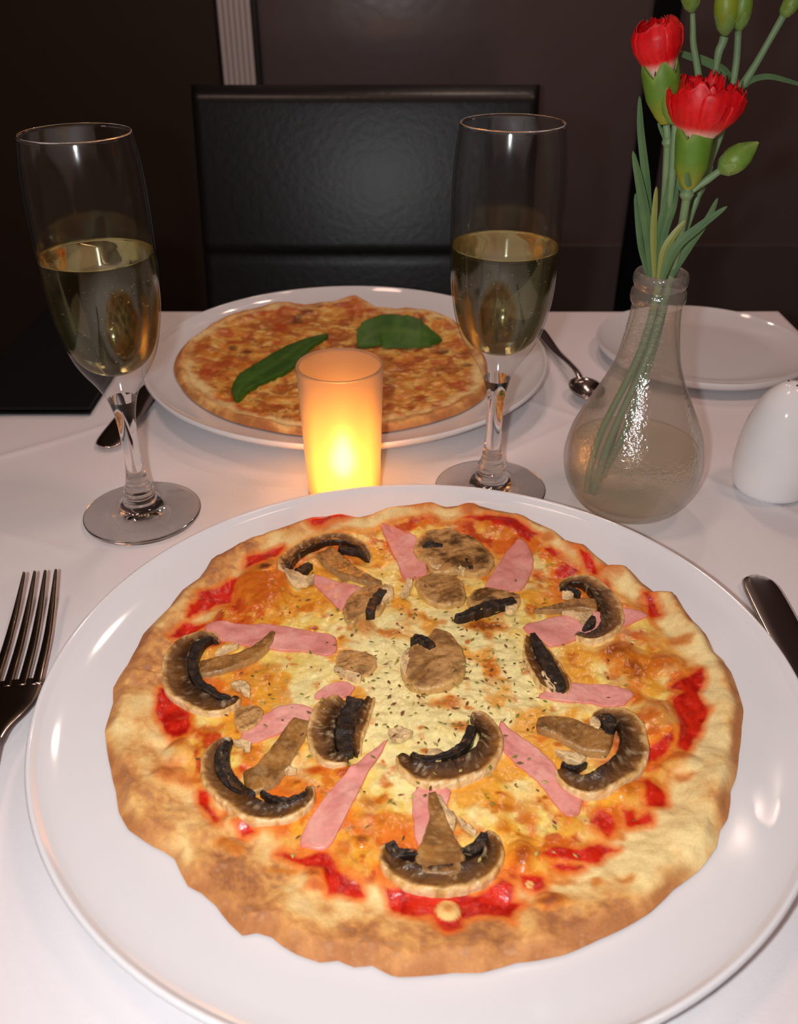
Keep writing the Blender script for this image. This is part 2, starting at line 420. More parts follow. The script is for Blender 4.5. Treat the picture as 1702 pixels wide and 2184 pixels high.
class Pizza:
    def __init__(s, outline_px, z, centre, rho_c, plate_c, plate_r):
        s.c = centre; s.pc = np.array(plate_c) - np.array(centre); s.prof = plate_profile(plate_r, .0222)
        pts = np.array([tuple(spot(x, y, z))[:2] for x, y in outline_px]) - np.array(centre)
        for _ in range(4):                                   # edge lies on the rising plate
            zz = s.rest(pts[:, 0], pts[:, 1]) + np.where(pts[:, 1] > 0, .0052, .0018) + .0006
            pts = np.array([tuple(spot(x, y, q))[:2] for (x, y), q in zip(outline_px, zz)]) - np.array(centre)
        ang = np.arctan2(pts[:, 1], pts[:, 0]); r = np.hypot(pts[:, 0], pts[:, 1]); o = np.argsort(ang)
        s.ang, s.r = ang[o], r[o]
        s.rc = rho_c                                        # list of (angle in degrees, inner edge of crust)
        s.bumps = []
    def rest(s, x, y):
        """height of the plate's face under a point"""
        return np.interp(np.hypot(x - s.pc[0], y - s.pc[1]), s.prof[:, 0], s.prof[:, 1])
    def R(s, a):
        return np.interp(a, np.concatenate([s.ang - 2 * math.pi, s.ang, s.ang + 2 * math.pi]), np.tile(s.r, 3))
    def RC(s, a):
        d = np.degrees(a) % 360; k = np.array(sorted(s.rc)); aa = np.concatenate([k[:, 0] - 360, k[:, 0], k[:, 0] + 360])
        return np.interp(d, aa, np.tile(k[:, 1], 3))
    def polar(s, x, y):
        a = np.arctan2(y, x); return a, np.hypot(x, y) / s.R(a)
    def height(s, x, y):
        x = np.asarray(x, float); y = np.asarray(y, float)
        a, rho = s.polar(x, y)
        rho_w = rho + 0.03 * (fbm(x, y, 55, 3, 1) - .5)
        rc = s.RC(a)
        h = 0.0052 + 0.0018 * (fbm(x, y, 60, 3, 2) - .5) + 0.0022 * (fbm(x, y, 150, 2, 4) - .5) + 0.0005 * (fbm(x, y, 480, 2, 6) - .5)
        lump = fbm(np.cos(a) * 0.05 + x * .2, np.sin(a) * .05 + y * .2, 80, 2, 8)
        cm = sstep(rc - .04, rc + .05, rho_w)
        prof = np.clip((rho - rc) / (1.0001 - rc), 0, 1)
        roll = sstep(.05, .62, prof) * sstep(1.06, .78, prof)
        ta = a * 0.13                                          # folds run along the rim
        fold = fbm(ta + rho * .02, rho * .10, 95, 3, 14)
        crust = 0.0034 + (0.0002 + 0.0044 * lump) * roll + 0.0040 * (fold - .5) + 0.0014 * (fbm(x, y, 90, 3, 9) - .5) + 0.0004 * (fbm(x, y, 330, 3, 12) - .5)
        h = h * (1 - cm) + crust * cm
        for bx, by, rx, ry, hh in s.bumps:
            q = ((x - bx) / rx) ** 2 + ((y - by) / ry) ** 2
            h = h + hh * np.where(q < 1, (1 - q) ** 1.0 * (1 - .4 * q), 0) ** .75
        edge = sstep(1.0, .95, rho)
        h = 0.0012 + (h - 0.0012) * np.sqrt(np.clip(edge, 0, 1))
        return h + s.rest(x, y)                              # follows the rising plate
    def loc(s, px, z=0.0125):
        return np.array([tuple(spot(x, y, z))[:2] for x, y in px]) - np.array(s.c)
    def blob(s, c, rx, ry):
        """centre in photo, radii in photo px -> local centre and radii in metres"""
        p = s.loc([c, (c[0] + rx, c[1]), (c[0], c[1] - ry)])
        return p[0][0], p[0][1], abs(p[1][0] - p[0][0]), abs(p[2][1] - p[0][1])

def build_base(pz, nr, na, paint, mat, parent):
    a = np.linspace(-math.pi, math.pi, na, endpoint=False)
    t = np.linspace(0, 1, nr); t = 1 - (1 - t) ** 1.25
    A, Tt = np.meshgrid(a, t, indexing='ij')
    R = pz.R(A)
    X, Y = np.cos(A) * R * Tt, np.sin(A) * R * Tt
    Z = pz.height(X, Y)
    col, rough = paint(X.ravel(), Y.ravel(), A.ravel(), Tt.ravel())
    V = np.stack([X, Y, Z], -1).reshape(-1, 3)
    # underside ring and bottom centre
    Fc = grid_faces(na, nr, wrap_u=True)
    n0 = len(V)
    for k in (.97, .80, .62, .01):
        bx, by = np.cos(a) * pz.R(a) * k, np.sin(a) * pz.R(a) * k
        V = np.vstack([V, np.stack([bx, by, pz.rest(bx, by) + .0003], -1)])
    for i in range(na):
        j = (i + 1) % na
        Fc.append((i * nr + nr - 1, n0 + i, n0 + j, j * nr + nr - 1))
        for q in range(3): Fc.append((n0 + q * na + i, n0 + (q + 1) * na + i, n0 + (q + 1) * na + j, n0 + q * na + j))
    col = np.vstack([col, np.tile(lina(190, 130, 75), (4 * na, 1))]); rough = np.concatenate([rough, np.full(4 * na, .7)])
    return mesh_obj('base', V, Fc, mat, parent, True, col, rough)

M_pizza = tinted('baked_pizza', 0.4, bump=(330, 0.34, 0.0012, 4), use_gloss=True, grain=0.09, grain_scale=900)
def mixc(c, m, col): m = np.clip(m, 0, 1)[:, None]; return c * (1 - m) + np.asarray(col) * m

def crust_colour(x, y, rho, rc, toast=0.5):
    c = np.tile(lina(246, 220, 154), (len(x), 1))
    a = np.arctan2(y, x)
    n1 = fbm(x, y, 36, 3, 21); n2 = fbm(x, y, 520, 3, 22); n3 = fbm(x, y, 95, 3, 23)
    st = fbm(a * .13, rho * .16, 60, 3, 24)                  # streaks along the rim
    outer = np.clip((rho - rc) / (1 - rc), 0, 1)
    k = st * .45 + n1 * .3 + n3 * .25 + (toast - .5) * .45
    m = sstep(.36, .60, k + (outer - .55) * .34 + (n2 - .5) * .10)
    c = mixc(c, m * .9, lina(234, 176, 96))
    m2 = sstep(.48, .66, k + (outer - .60) * .34 + (n2 - .5) * .20)
    c = mixc(c, m2 * .85, lina(202, 134, 74))
    m3 = sstep(.58, .74, k + (outer - .70) * .22 + (n2 - .5) * .26)
    c = mixc(c, m3 * .8, lina(156, 94, 54))
    rim = sstep(.955, .992, rho + .02 * (n3 - .5))
    c = mixc(c, rim * .85 * sstep(.25, .5, n1), lina(198, 134, 76))
    c = mixc(c, rim * .5 * sstep(.45, .6, n3), lina(158, 90, 42))
    c = mixc(c, sstep(.64, .8, n2) * .10, lina(252, 236, 200))
    return c

# ------------------------------------------------------------------ front pizza
outline = [(659,1094),(726,1089),(759,1094),(791,1088),(811,1079),(858,1072),(917,1064),(952,1072),(1011,1067),(1055,1078),(1109,1088),(1141,1103),(1182,1120),(1209,1142),(1250,1153),(1273,1173),(1308,1200),(1344,1201),(1370,1229),(1402,1253),(1444,1256),(1461,1285),(1485,1317),(1508,1338),(1526,1376),(1546,1394),(1552,1405),(1558,1432),(1573,1468),(1586,1512),(1582,1547),(1576,1606),(1570,1656),(1558,1685),(1558,1708),(1552,1744),(1535,1770),(1529,1803),(1493,1853),(1438,1894),(1387,1944),(1336,1975),(1271,2005),(1202,2035),(1144,2047),(1100,2052),(1026,2073),(967,2073),(850,2082),(835,2079),(794,2058),(755,2061),(720,2047),(682,2051),(635,2035),(603,2017),(579,1997),(547,1988),(517,1994),(488,1967),(459,1929),(429,1903),(400,1888),(372,1830),(350,1815),(323,1802),(273,1767),(253,1731),(247,1688),(235,1635),(226,1582),(223,1556),(232,1526),(241,1497),(241,1465),(256,1438),(270,1402),(291,1364),(303,1338),(329,1311),(359,1282),(388,1244),(423,1220),(438,1200),(450,1179),(482,1164),(517,1144),(567,1126),(617,1109)]
PZC = (0.0115, 0.302)
pz = Pizza(outline, 0.0115, PZC, [(0, .87), (30, .88), (60, .915), (90, .92), (120, .885), (150, .84), (180, .82), (205, .80), (225, .77), (245, .765), (270, .79), (290, .80), (310, .80), (335, .84)], PC, 0.1605)

sauce_px = [P(C1, q) for q in (
    [(1100,560),(1130,510),(1290,450),(1380,420),(1320,480),(1240,530),(1120,570)],
    [(700,910),(720,860),(790,760),(900,720),(1030,640),(1010,720),(980,790),(860,830),(740,890)],
    [(560,1070),(590,1010),(690,950),(800,960),(700,1020)])]
sauce_px += [P(C4, q) for q in (
    [(470,230),(520,220),(570,300),(680,380),(690,560),(560,570),(510,500),(460,400)],
    [(760,960),(810,970),(830,1050),(890,1160),(880,1210),(800,1090),(760,1030)],
    [(1040,1200),(1120,1190),(1160,1250),(1080,1270)])]
sauce_px += [P(C7, [(650,380),(720,370),(830,420),(960,380),(1020,400),(1060,480),(1160,550),(1250,600),(1260,680),(1180,670),(1100,640),(1020,660),(1010,580),(960,490),(860,470),(740,430)]),
             P(C7, [(1440,620),(1540,660),(1700,690),(1700,830),(1560,800),(1490,770)])]
sauce_px += [P(C8, q) for q in (
    [(0,660),(110,690),(380,680),(640,670),(740,590),(810,640),(830,720),(890,760),(820,870),(700,850),(580,820),(470,860),(430,920),(360,970),(280,900),(230,830),(100,830),(0,800)],
    [(880,570),(960,560),(1050,570),(1060,620),(990,660),(900,620)],
    [(1040,400),(1130,350),(1330,360),(1400,330),(1480,330),(1600,345),(1500,390),(1440,450),(1370,440),(1120,420)],
    [(1150,480),(1350,465),(1360,490),(1200,510)],
    [(1390,170),(1470,80),(1560,130),(1560,200),(1520,260),(1450,200)],
    [(1640,60),(1702,80),(1702,190),(1660,190)])]
sauce_px += [P(C6, q) for q in (
    [(1110,220),(1230,160),(1340,120),(1360,180),(1310,270),(1370,380),(1370,480),(1290,600),(1230,680),(1180,640),(1200,500),(1140,380),(1150,300),(1220,260),(1130,230)],
    [(890,750),(930,680),(1060,620),(1130,560),(1160,620),(1060,690),(940,750)],
    [(930,900),(960,890),(1060,940),(1100,1050),(960,1060),(960,970)],
    [(790,1090),(870,1160),(970,1110),(980,1180),(900,1200),(810,1210)])]
sauce_px += [P(C3, q) for q in (
    [(-60,225),(0,240),(120,250),(220,290),(330,350),(260,390),(150,320),(0,300)],
    [(380,440),(430,430),(470,450),(440,480)], [(620,460),(700,500),(770,590),(750,620),(690,560)],
    [(460,580),(510,530),(620,560),(600,600),(480,610)], [(1100,760),(1160,800),(1220,900),(1150,910),(1130,850)])]
sauce_px += [P(C2, q) for q in ([(1340,230),(1500,220),(1700,270),(1700,300),(1450,260)], [(180,270),(270,230),(380,210),(500,230),(380,260),(230,290)])]

# browned spots: x, y, rx, ry (photo px), depth 0..1, redness
brown = [(564,1255,62,56,.75,.6),(564,1226,26,16,1.5,0),(1323,1402,56,32,1.0,.3),(1358,1423,72,26,.9,.3),(1417,1420,52,30,.7,.4),(1446,1373,32,13,.7,.2),(1067,1138,48,20,.9,.3),(1167,1158,20,10,.7,.3),
 (759,1194,18,10,.6,.2),(776,1338,32,26,.55,.1),(829,1347,26,12,.7,.2),(873,1305,11,16,.7,.2),(726,1355,12,8,.7,.2),(1046,1423,20,28,.8,.2),(1043,1352,13,13,.7,.1),(1040,1332,62,15,1.0,0),
 (955,1494,44,20,.8,.1),(673,1638,28,13,.8,.8),(744,1644,34,15,.9,.8),(811,1697,20,15,.8,.2),(791,1708,32,26,.6,.2),(814,1746,18,15,.6,.3),(764,1788,27,14,.9,.2),(620,1664,24,15,.7,.2),(1070,1717,34,14,.6,.2),(1070,1755,17,16,.5,.2),
 (570,1438,20,11,.7,.1),(573,1418,46,11,.45,.1),(508,1450,16,8,.6,.1),(532,1611,22,12,.7,.1),(441,1550,28,13,.7,.3),(376,1582,30,14,.7,.4),(359,1644,38,32,.6,.5),(406,1658,40,20,.6,.5),(479,1726,12,9,.7,.3),(508,1747,32,14,.9,.5),
 (497,1809,28,16,.7,.2),(473,1794,22,16,.6,.2),(670,1856,28,15,1.1,.3),(670,1882,30,20,.8,.6),(767,1791,24,16,.9,.2),(606,1850,44,9,.7,.1),(1114,1826,32,32,.95,.5),(1176,1923,40,21,1.1,.2),(1202,1791,38,15,.8,.6),
 (1120,1738,32,13,.5,.2),(1067,1715,42,13,.5,.1),(1332,1876,28,20,.6,.1),(1267,1879,14,11,.6,.1),(1188,1873,55,12,.6,.2),(1123,1776,22,11,.5,.2),(956,1933,10,7,.8,.1),(1335,1682,44,20,.7,.2),(1408,1520,8,8,.8,.3),(1400,1538,56,50,.5,.4),(1452,1611,38,15,.7,.6),(1458,1655,26,14,.6,.3),(1323,1779,20,9,.6,.2),
 (1150,1560,18,10,.4,.2),(690,1130,40,14,.5,.6),(900,1095,50,14,.6,.4),(1000,1105,26,10,.7,.5),(1240,1180,44,16,.6,.5),(1300,1230,44,18,.5,.5),(1380,1290,36,22,.6,.4),(1480,1440,26,20,.5,.4),(1210,1225,26,22,.5,.4),(985,1545,30,16,.8,.2)]
_r = np.random.default_rng(23)
for _k in range(70):                                         # small freckles of browned cheese
    _a, _q = _r.uniform(0, 2 * math.pi), math.sqrt(_r.uniform(.01, .62))
    brown.append((890 + 600 * _q * math.cos(_a), 1500 + 400 * _q * math.sin(_a), _r.uniform(6, 15), _r.uniform(4, 9), _r.uniform(.45, .95), _r.uniform(0, .45)))
bump_src = [(564,1252,62,58,.0075),(1400,1538,60,54,.0075),(1323,1400,60,34,.005),(1417,1418,46,28,.004),(1114,1822,34,34,.005),(1176,1920,40,22,.0035),(670,1868,32,34,.004),(956,1940,30,28,.003),(497,1800,36,24,.003),(1067,1136,46,20,.004),(1335,1682,50,26,.004),(1224,1752,24,26,.0015),(376,1600,36,30,.004),(359,1650,38,30,.003),(776,1338,28,22,.002),(744,1642,34,16,.002),(1460,1625,40,24,.003),(1000,1098,24,12,.003),(1300,1240,44,22,.003),(508,1745,34,18,.003),(767,1790,24,16,.002)]
for x, y, rx, ry, h in bump_src: pz.bumps.append((*pz.blob((x, y), rx, ry), h * .75))

cheese_rim_px = []
def paint_front(x, y, a, rho):
    rc = pz.RC(a)
    n1 = fbm(x, y, 60, 4, 31); n2 = fbm(x, y, 190, 4, 32); n3 = fbm(x, y, 520, 3, 33); nw = fbm(x, y, 90, 4, 34) - .5
    ang = np.degrees(a) % 360
    toast = np.interp(ang, [0, 40, 100, 160, 200, 240, 280, 320, 360], [.30, .46, .62, .68, .66, .66, .60, .38, .30])
    c = crust_colour(x, y, rho, rc, toast); g = np.full(len(x), .72)
    # oily orange margin of the topping
    inn = sstep(rc + .035, rc - .015, rho + .06 * nw)
    c = mixc(c, inn * .85, lina(236, 166, 62)); g = g * (1 - inn) + .42 * inn
    inn2 = sstep(rc - .01, rc - .06, rho + .10 * nw)
    # melted cheese
    wx = x + .0035 * (fbm(x, y, 150, 3, 41) - .5); wy = y + .0035 * (fbm(x, y, 150, 3, 42) - .5)
    ch = np.tile(lina(246, 212, 108), (len(x), 1))
    ch = mixc(ch, sstep(.50, .28, rho + .6 * (n1 - .5)) * .85, lina(246, 234, 168))
    ch = mixc(ch, sstep(.46, .66, n2 * .6 + n1 * .4) * .7, lina(250, 234, 164))
    ch = mixc(ch, sstep(.44, .62, fbm(x, y, 75, 3, 35) + (rho - .5) * .26) * .85, lina(236, 158, 34))
    ch = mixc(ch, sstep(.60, .78, fbm(x, y, 130, 4, 36) + (rho - .55) * .30) * .7, lina(212, 96, 20))
    c = c * (1 - inn2[:, None]) + ch * inn2[:, None]; g = g * (1 - inn2) + .16 * inn2
    # red oil staining near the rim of the topping
    ring = sstep(rc - .30, rc - .12, rho) * sstep(rc + .02, rc - .03, rho + .05 * nw)
    c = mixc(c, ring * sstep(.44, .62, fbm(x, y, 95, 4, 37)) * .85, lina(226, 104, 30))
    c = mixc(c, ring * sstep(.62, .74, fbm(x, y, 120, 4, 38)) * .8, lina(190, 42, 20))
    # traced browning
    for bx, by, rx, ry, dep, red in brown:
        X0, Y0, RX, RY = pz.blob((bx, by), rx, ry)
        q = np.sqrt(((wx - X0) / RX) ** 2 + ((wy - Y0) / RY) ** 2) + .55 * (n2 - .5)
        m = sstep(1.25, .35, q)
        c = mixc(c, m * min(1, dep * 1.05), lina(236, 158, 44) * (1 - red) + lina(228, 104, 30) * red)
        m2 = sstep(1.05, .2, q + .35 * (n3 - .5)); c = mixc(c, m2 * min(1, dep * .95), lina(190, 100, 26) * (1 - red) + lina(196, 72, 22) * red)
        if dep > .85: c = mixc(c, sstep(.7, .05, q + .5 * (n3 - .5)) * (dep - .4), lina(96, 44, 14))
    # traced sauce
    sd = np.full(len(x), 1.0)
    for q in sauce_px: sd = np.minimum(sd, seg_dist(wx, wy, pz.loc(q)))
    sd = sd + .0016 * (n2 - .5)
    c = mixc(c, sstep(.0042, .0008, sd) * .85, lina(232, 116, 30))
    red = np.tile(lina(214, 40, 16), (len(x), 1)); red = mixc(red, sstep(.4, .7, n3 * .5 + n2 * .5), lina(172, 18, 9))
    m = sstep(.0012, -.0006, sd)[:, None]; c = c * (1 - m) + red * m; g = g * (1 - m[:, 0]) + .28 * m[:, 0]
    # creamy drops lying in the sauce
    for bx, by, rx, ry in ((956, 1938, 28, 26), (1250, 1745, 8, 10), (1130, 1880, 8, 8)):
        X0, Y0, RX, RY = pz.blob((bx, by), rx, ry); q = np.sqrt(((x - X0) / RX) ** 2 + ((y - Y0) / RY) ** 2)
        c = mixc(c, sstep(1.05, .85, q), lina(240, 196, 120)); c = mixc(c, sstep(.55, .2, q) * .8, lina(206, 120, 40))
    # dark speckle of baking
    c = c * (0.93 + .14 * n3)[:, None]
    return c, np.clip(g, .13, .9)

pizza = thing('pizza', 'ham and mushroom pizza on the large plate in front', 'pizza', (PZC[0], PZC[1], TZ + .0006), 'pizzas')
build_base(pz, 230, 760, paint_front, M_pizza, pizza)

# ---- toppings
M_ham = tinted('cooked_ham', 0.33, bump=(700, 0.3, 0.0005, 4), grain=.08, grain_scale=600, sss=.15)
M_mush = tinted('baked_mushroom', 0.27, bump=(560, 0.55, 0.0011, 4), grain=.18, grain_scale=500)
M_gill = tinted('mushroom_gills', 0.38, bump=(1500, 0.7, 0.0008, 3), grain=.5, grain_scale=1400)
def resample(poly, n):
    q = np.asarray(poly, float); q = np.vstack([q, q[:1]])
    # corner-cut once for soft corners
    r = []
    for i in range(len(q) - 1): r += [q[i] * .82 + q[i + 1] * .18, q[i] * .18 + q[i + 1] * .82]
    q = np.array(r + [r[0]]); d = np.concatenate([[0], np.cumsum(np.hypot(*np.diff(q, axis=0).T))])
    t = np.linspace(0, d[-1], n, endpoint=False)
    return np.stack([np.interp(t, d, q[:, 0]), np.interp(t, d, q[:, 1])], -1)
def pad(name, px, thick, mat, parent, colf, n=64, rings=12, sink=.0008, wav=.0006, lift=0.0, ridge=0.0, seed=1.0, P_=None, dome=0.0):
    """a flat-ish piece lying on the pizza, outline traced, with real thickness"""
    Pq = P_ or pz
    b = resample(Pq.loc(px), n); c = b.mean(0)
    b = b + (.0009 * (fbm(b[:, 0], b[:, 1], 420, 3, seed)[:, None] - .5)) * (b - c) / (np.linalg.norm(b - c, axis=1)[:, None] + 1e-9) * 1.5
    fr = np.concatenate([np.linspace(0, .93, rings), [.975, 1.0, 1.0]])
    V = []; E = []
    for k, f in enumerate(fr):
        q = c + (b - c) * f
        z = Pq.height(q[:, 0], q[:, 1]) * .5 + .5 * np.mean(Pq.height(b[:, 0], b[:, 1]))
        z = np.maximum(z, Pq.height(q[:, 0], q[:, 1]))
        edge = thick * (1.0 if k < rings else (.93 if k == rings else (.6 if k == rings + 1 else 0)))
        zz = z + edge + lift + dome * (1 - f * f) + wav * 2 * (fbm(q[:, 0], q[:, 1], 140, 3, seed + 2) - .5) * (k < rings + 2) - (sink if k == len(fr) - 1 else 0)
        if ridge: zz = zz + ridge * (fbm(q[:, 0], q[:, 1], 900, 2, seed + 5) - .5) * (k < rings + 2)
        V.append(np.column_stack([q, zz])); E.append(np.full(n, f))
    V = np.array(V); nr = len(fr)
    Fc = grid_faces(nr, n, wrap_v=True)
    V = V.reshape(-1, 3); E = np.concatenate(E)
    o = mesh_obj(name, V, Fc, mat, parent, True, colf(V[:, 0], V[:, 1], E))
    return o
def ham_col(x, y, e):
    c = np.tile(lina(232, 154, 142), (len(x), 1))
    c = mixc(c, sstep(.45, .7, fbm(x, y, 160, 4, 51)) * .6, lina(240, 178, 160))
    c = mixc(c, sstep(.55, .75, fbm(x, y, 90, 3, 52)) * .45, lina(214, 126, 118))
    c = mixc(c, sstep(.9, 1.0, e) * .45, lina(222, 120, 90))
    return c
hams = [
    [(435,1335),(464,1325),(547,1332),(550,1326),(661,1344),(715,1352),(722,1385),(700,1402),(652,1388),(582,1383),(500,1372),(440,1350)],
    P(C2, [(700,250),(870,290),(1000,340),(1060,560),(1060,600),(890,640),(830,480)]),
    [(1106,1158),(1123,1168),(1137,1188),(1138,1214),(1120,1250),(1105,1264),(1030,1266),(1035,1245),(1060,1210),(1080,1180)],
    [(1110,1335),(1190,1312),(1330,1300),(1392,1318),(1345,1330),(1250,1355),(1180,1380),(1140,1362)],
    [(1165,1468),(1215,1453),(1305,1459),(1358,1476),(1328,1508),(1240,1497),(1190,1490),(1145,1484)],
    [(1062,1530),(1100,1560),(1140,1588),(1180,1622),(1204,1672),(1244,1697),(1238,1732),(1218,1744),(1188,1717),(1147,1664),(1100,1625),(1072,1600)],
    P(C5, [(950,920),(1240,950),(1200,1090),(1130,1250),(1000,1362),(960,1300)]),
    [(830,1568),(815,1600),(785,1645),(748,1720),(704,1803),(668,1808),(633,1795),(665,1735),(705,1680),(765,1622)],
    [(505,1573),(545,1533),(590,1508),(640,1496),(676,1512),(668,1536),(600,1556),(540,1586)],
    [(650,1223),(729,1241),(786,1255),(740,1288),(726,1304),(688,1264)],
    [(690,1462),(735,1450),(760,1462),(742,1484),(700,1490),(665,1484)]]
for i, q in enumerate(hams):
    h = pad('ham_slice', q, .0011, M_ham, pizza, ham_col, n=84, rings=12, wav=.0005, seed=i + 60)
    if i == 0: h['label'] = 'pink ham slices under the mushrooms'

def ribbon(name, px, hw, thick, mat, parent, colf, n=56, lift=0.0, seed=1.0, wrinkle=.0005, dish=0.0, P_=None, nocap=False, scale=.000215, bank=0.0):
    """a strip following a traced centre line (photo px) with traced half widths"""
    Pq = P_ or pz
    c = spline(np.column_stack([Pq.loc(px, .0145), np.asarray(hw) * (scale / K)]), n)
    w_ = np.maximum(c[:, 2], .0002); c = c[:, :2]
    T = np.gradient(c, axis=0); T /= np.linalg.norm(T, axis=1)[:, None] + 1e-12
    Nn = np.stack([-T[:, 1], T[:, 0]], -1)
    t = np.linspace(0, 1, n); endf = np.sqrt(np.clip(1 - np.clip((np.abs(t - .5) - .5 + .045) / .045, 0, 1) ** 2, .0, 1)) if not nocap else np.ones(n)
    w_ = w_ * (.12 + .88 * endf)
    w_ = w_ * (1 + .10 * (fbm(c[:, 0], c[:, 1], 300, 3, seed) - .5) * 2)
    prof = [(-1.0, -.25), (-1.0, .35), (-.97, .72), (-.90, .93), (-.78, 1.0), (-.55, .97), (-.3, .93), (0, .90), (.3, .92), (.55, .96), (.78, 1.0), (.90, .93), (.97, .72), (1.0, .35), (1.0, -.25)]
    V = []; Sx = []; Tt = []
    base = np.array([Pq.height(c[:, 0] + Nn[:, 0] * w_ * k, c[:, 1] + Nn[:, 1] * w_ * k) for k in (-1, -.5, 0, .5, 1)])
    zb = base.mean(0) * .5 + base.max(0) * .5
    zb = np.convolve(np.pad(zb, 4, mode='edge'), np.ones(9) / 9, mode='valid')
    for s_, hgt in prof:
        q = c + Nn * (w_ * s_)[:, None]
        hh = hgt if abs(s_) > .7 else 1 - (1 - hgt) * (1 + dish * 6)
        z = zb + lift + thick * hh * (.35 + .65 * endf) + bank * w_ * (s_ + 1)
        if hgt > 0: z = z + wrinkle * 2 * (fbm(q[:, 0], q[:, 1], 380, 3, seed + 3) - .5) + wrinkle * .8 * (fbm(q[:, 0], q[:, 1], 1100, 2, seed + 4) - .5)
        if hgt < 0: z = (zb - .0015) if not bank else z - .0004
        V.append(np.column_stack([q, z])); Sx.append(np.full(n, s_)); Tt.append(t)
    V = np.array(V).transpose(1, 0, 2).reshape(-1, 3); Sx = np.array(Sx).T.ravel(); Tt = np.array(Tt).T.ravel()
    Fc = grid_faces(n, len(prof)); m = len(prof)
    Fc.append(tuple(range(m))); Fc.append(tuple((n - 1) * m + k for k in range(m))[::-1])
    return mesh_obj(name, V, Fc, mat, parent, True, colf(V[:, 0], V[:, 1], Sx, Tt))
TAN, PALE, BRN, DRK, BLK = lina(222, 176, 106), lina(246, 218, 168), lina(108, 68, 28), lina(44, 26, 13), lina(22, 17, 14)
def cap_col(side, seed, deep=.6, ringed=False):
    def f(x, y, s_, t=None):
        if t is None and ringed: s_ = s_ * 2 - 1; t = s_; sd_ = 1
        else: sd_ = side
        if t is None:                                        # whole faces: skin side up, wrinkled tan with dark streaks
            n = fbm(x, y, 150, 4, seed); n2 = fbm(x, y, 520, 3, seed + 1)
            fb = fbm(x * .35 + y * .2, y * 1.6 - x, 330, 3, seed + 2)   # fibres
            c = np.tile(lina(164, 116, 62), (len(x), 1))
            c = mixc(c, sstep(.42, .62, n) * .75, lina(206, 156, 94))
            c = mixc(c, sstep(.48, .66, 1 - n) * deep, DRK)
            c = mixc(c, sstep(.52, .70, fb) * .4, lina(206, 160, 100))
            c = mixc(c, sstep(.54, .72, 1 - fb) * .45, lina(90, 58, 28))
            return mixc(c, sstep(.84, 1.0, s_ + .25 * (n2 - .5)) * .85, TAN)
        sd = sd_
        v = s_ * sd                                          # +1 outer skin, -1 inner
        n = fbm(x, y, 170, 4, seed) - .5; n2 = fbm(x, y, 620, 3, seed + 1) - .5
        c = np.tile(BRN, (len(x), 1))
        c = mixc(c, sstep(.1, .8, v + 1.3 * n) * .8, lina(160, 106, 48))
        c = mixc(c, sstep(.12, .4, n) * .5, lina(150, 104, 54))
        c = mixc(c, sstep(.55, .85, v + .5 * n + .35 * n2), TAN)
        c = mixc(c, sstep(.90, 1.0, v + .5 * n2) * .8, PALE)
        c = mixc(c, sstep(.35, -.85, v + 1.0 * n) * min(1, deep * 1.5), DRK)
        c = mixc(c, sstep(.25, .5, n2 + .15) * .35, PALE)
        c = mixc(c, sstep(.28, .5, -n2 + .1) * .35, DRK)
        return c
    return f
def flat_col(base, dark, seed, amt=.5):
    def f(x, y, s_, t=None):
        n = fbm(x, y, 200, 4, seed); n2 = fbm(x, y, 700, 3, seed + 1)
        c = np.tile(base, (len(x), 1)); c = mixc(c, sstep(.42, .75, n * .6 + n2 * .4) * amt, dark)
        return mixc(c, sstep(.55, .8, n2) * .3, PALE * .8 + base * .2)
    return f
def stem_col(seed):
    def f(x, y, s_, t=None):
        n = fbm(x, y, 150, 4, seed); n2 = fbm(x, y, 600, 3, seed + 1)
        c = np.tile(lina(164, 112, 50), (len(x), 1)); c = mixc(c, sstep(.4, .65, n) * .7, lina(108, 68, 30)); c = mixc(c, sstep(.5, .75, n2) * .4, lina(206, 166, 106))
        if t is not None: c = mixc(c, sstep(.8, 1.0, np.abs(s_)) * .45, lina(214, 172, 116)); c = mixc(c, sstep(.85, 1., t) * .4, lina(104, 70, 40))
        return c
    return f
def gill_col(seed):
    def f(x, y, s_, t=None):
        n = fbm(x, y, 500, 3, seed)
        c = np.tile(lina(34, 25, 19), (len(x), 1)); return mixc(c, sstep(.5, .75, n) * .7, lina(84, 62, 42))
    return f
mcount = [0]
def mushroom(caps=(), stems=(), gills=(), flakes=(), label=None, thick=.0030):
    """one mushroom slice: traced cap, stem, dark gills, torn pale skin"""
    mcount[0] += 1; sd = mcount[0] * 3.7
    root = None
    for kind, pts, w_, side in caps:
        if kind == 'r':
            o = ribbon('mushroom_slice' if root is None else 'cap', pts, w_, thick, M_mush, root or pizza, cap_col(side, sd), 72, seed=sd, wrinkle=.0006, dish=.5)
        else:
            o = pad('mushroom_slice' if root is None else 'cap', pts, thick, M_mush, root or pizza, cap_col(1, sd, w_ or .5, kind == 'q'), n=84, rings=14, seed=sd, wav=.0008, ridge=.0009, dome=.0008)
        if root is None: root = o
    up_ = 0.0 if all(k_[0] == 'r' for k_ in caps) else .0014
    for pts, w_ in stems: ribbon('stem', pts, w_, thick * .92, M_mush, root, stem_col(sd + 1), 48, lift=.0002, seed=sd + 2, wrinkle=.0004)
    for pts, w_ in gills: ribbon('gills', pts, w_, thick * 1.0, M_gill, root, gill_col(sd + 3), 40, lift=.0002 + up_, seed=sd + 4, wrinkle=.0009)
    for pts in flakes: pad('skin_flake', pts, .0007, M_mush, root, flat_col(TAN * .35 + PALE * .65, BRN, sd + 6, .7), n=44, rings=6, lift=thick * .65 + up_ * .9, sink=.0016 + up_ * .5, seed=sd + 7, wav=.0008, ridge=.0012)
    if label: root['label'] = label
    return root
def c1p(q): return P(C1, q)
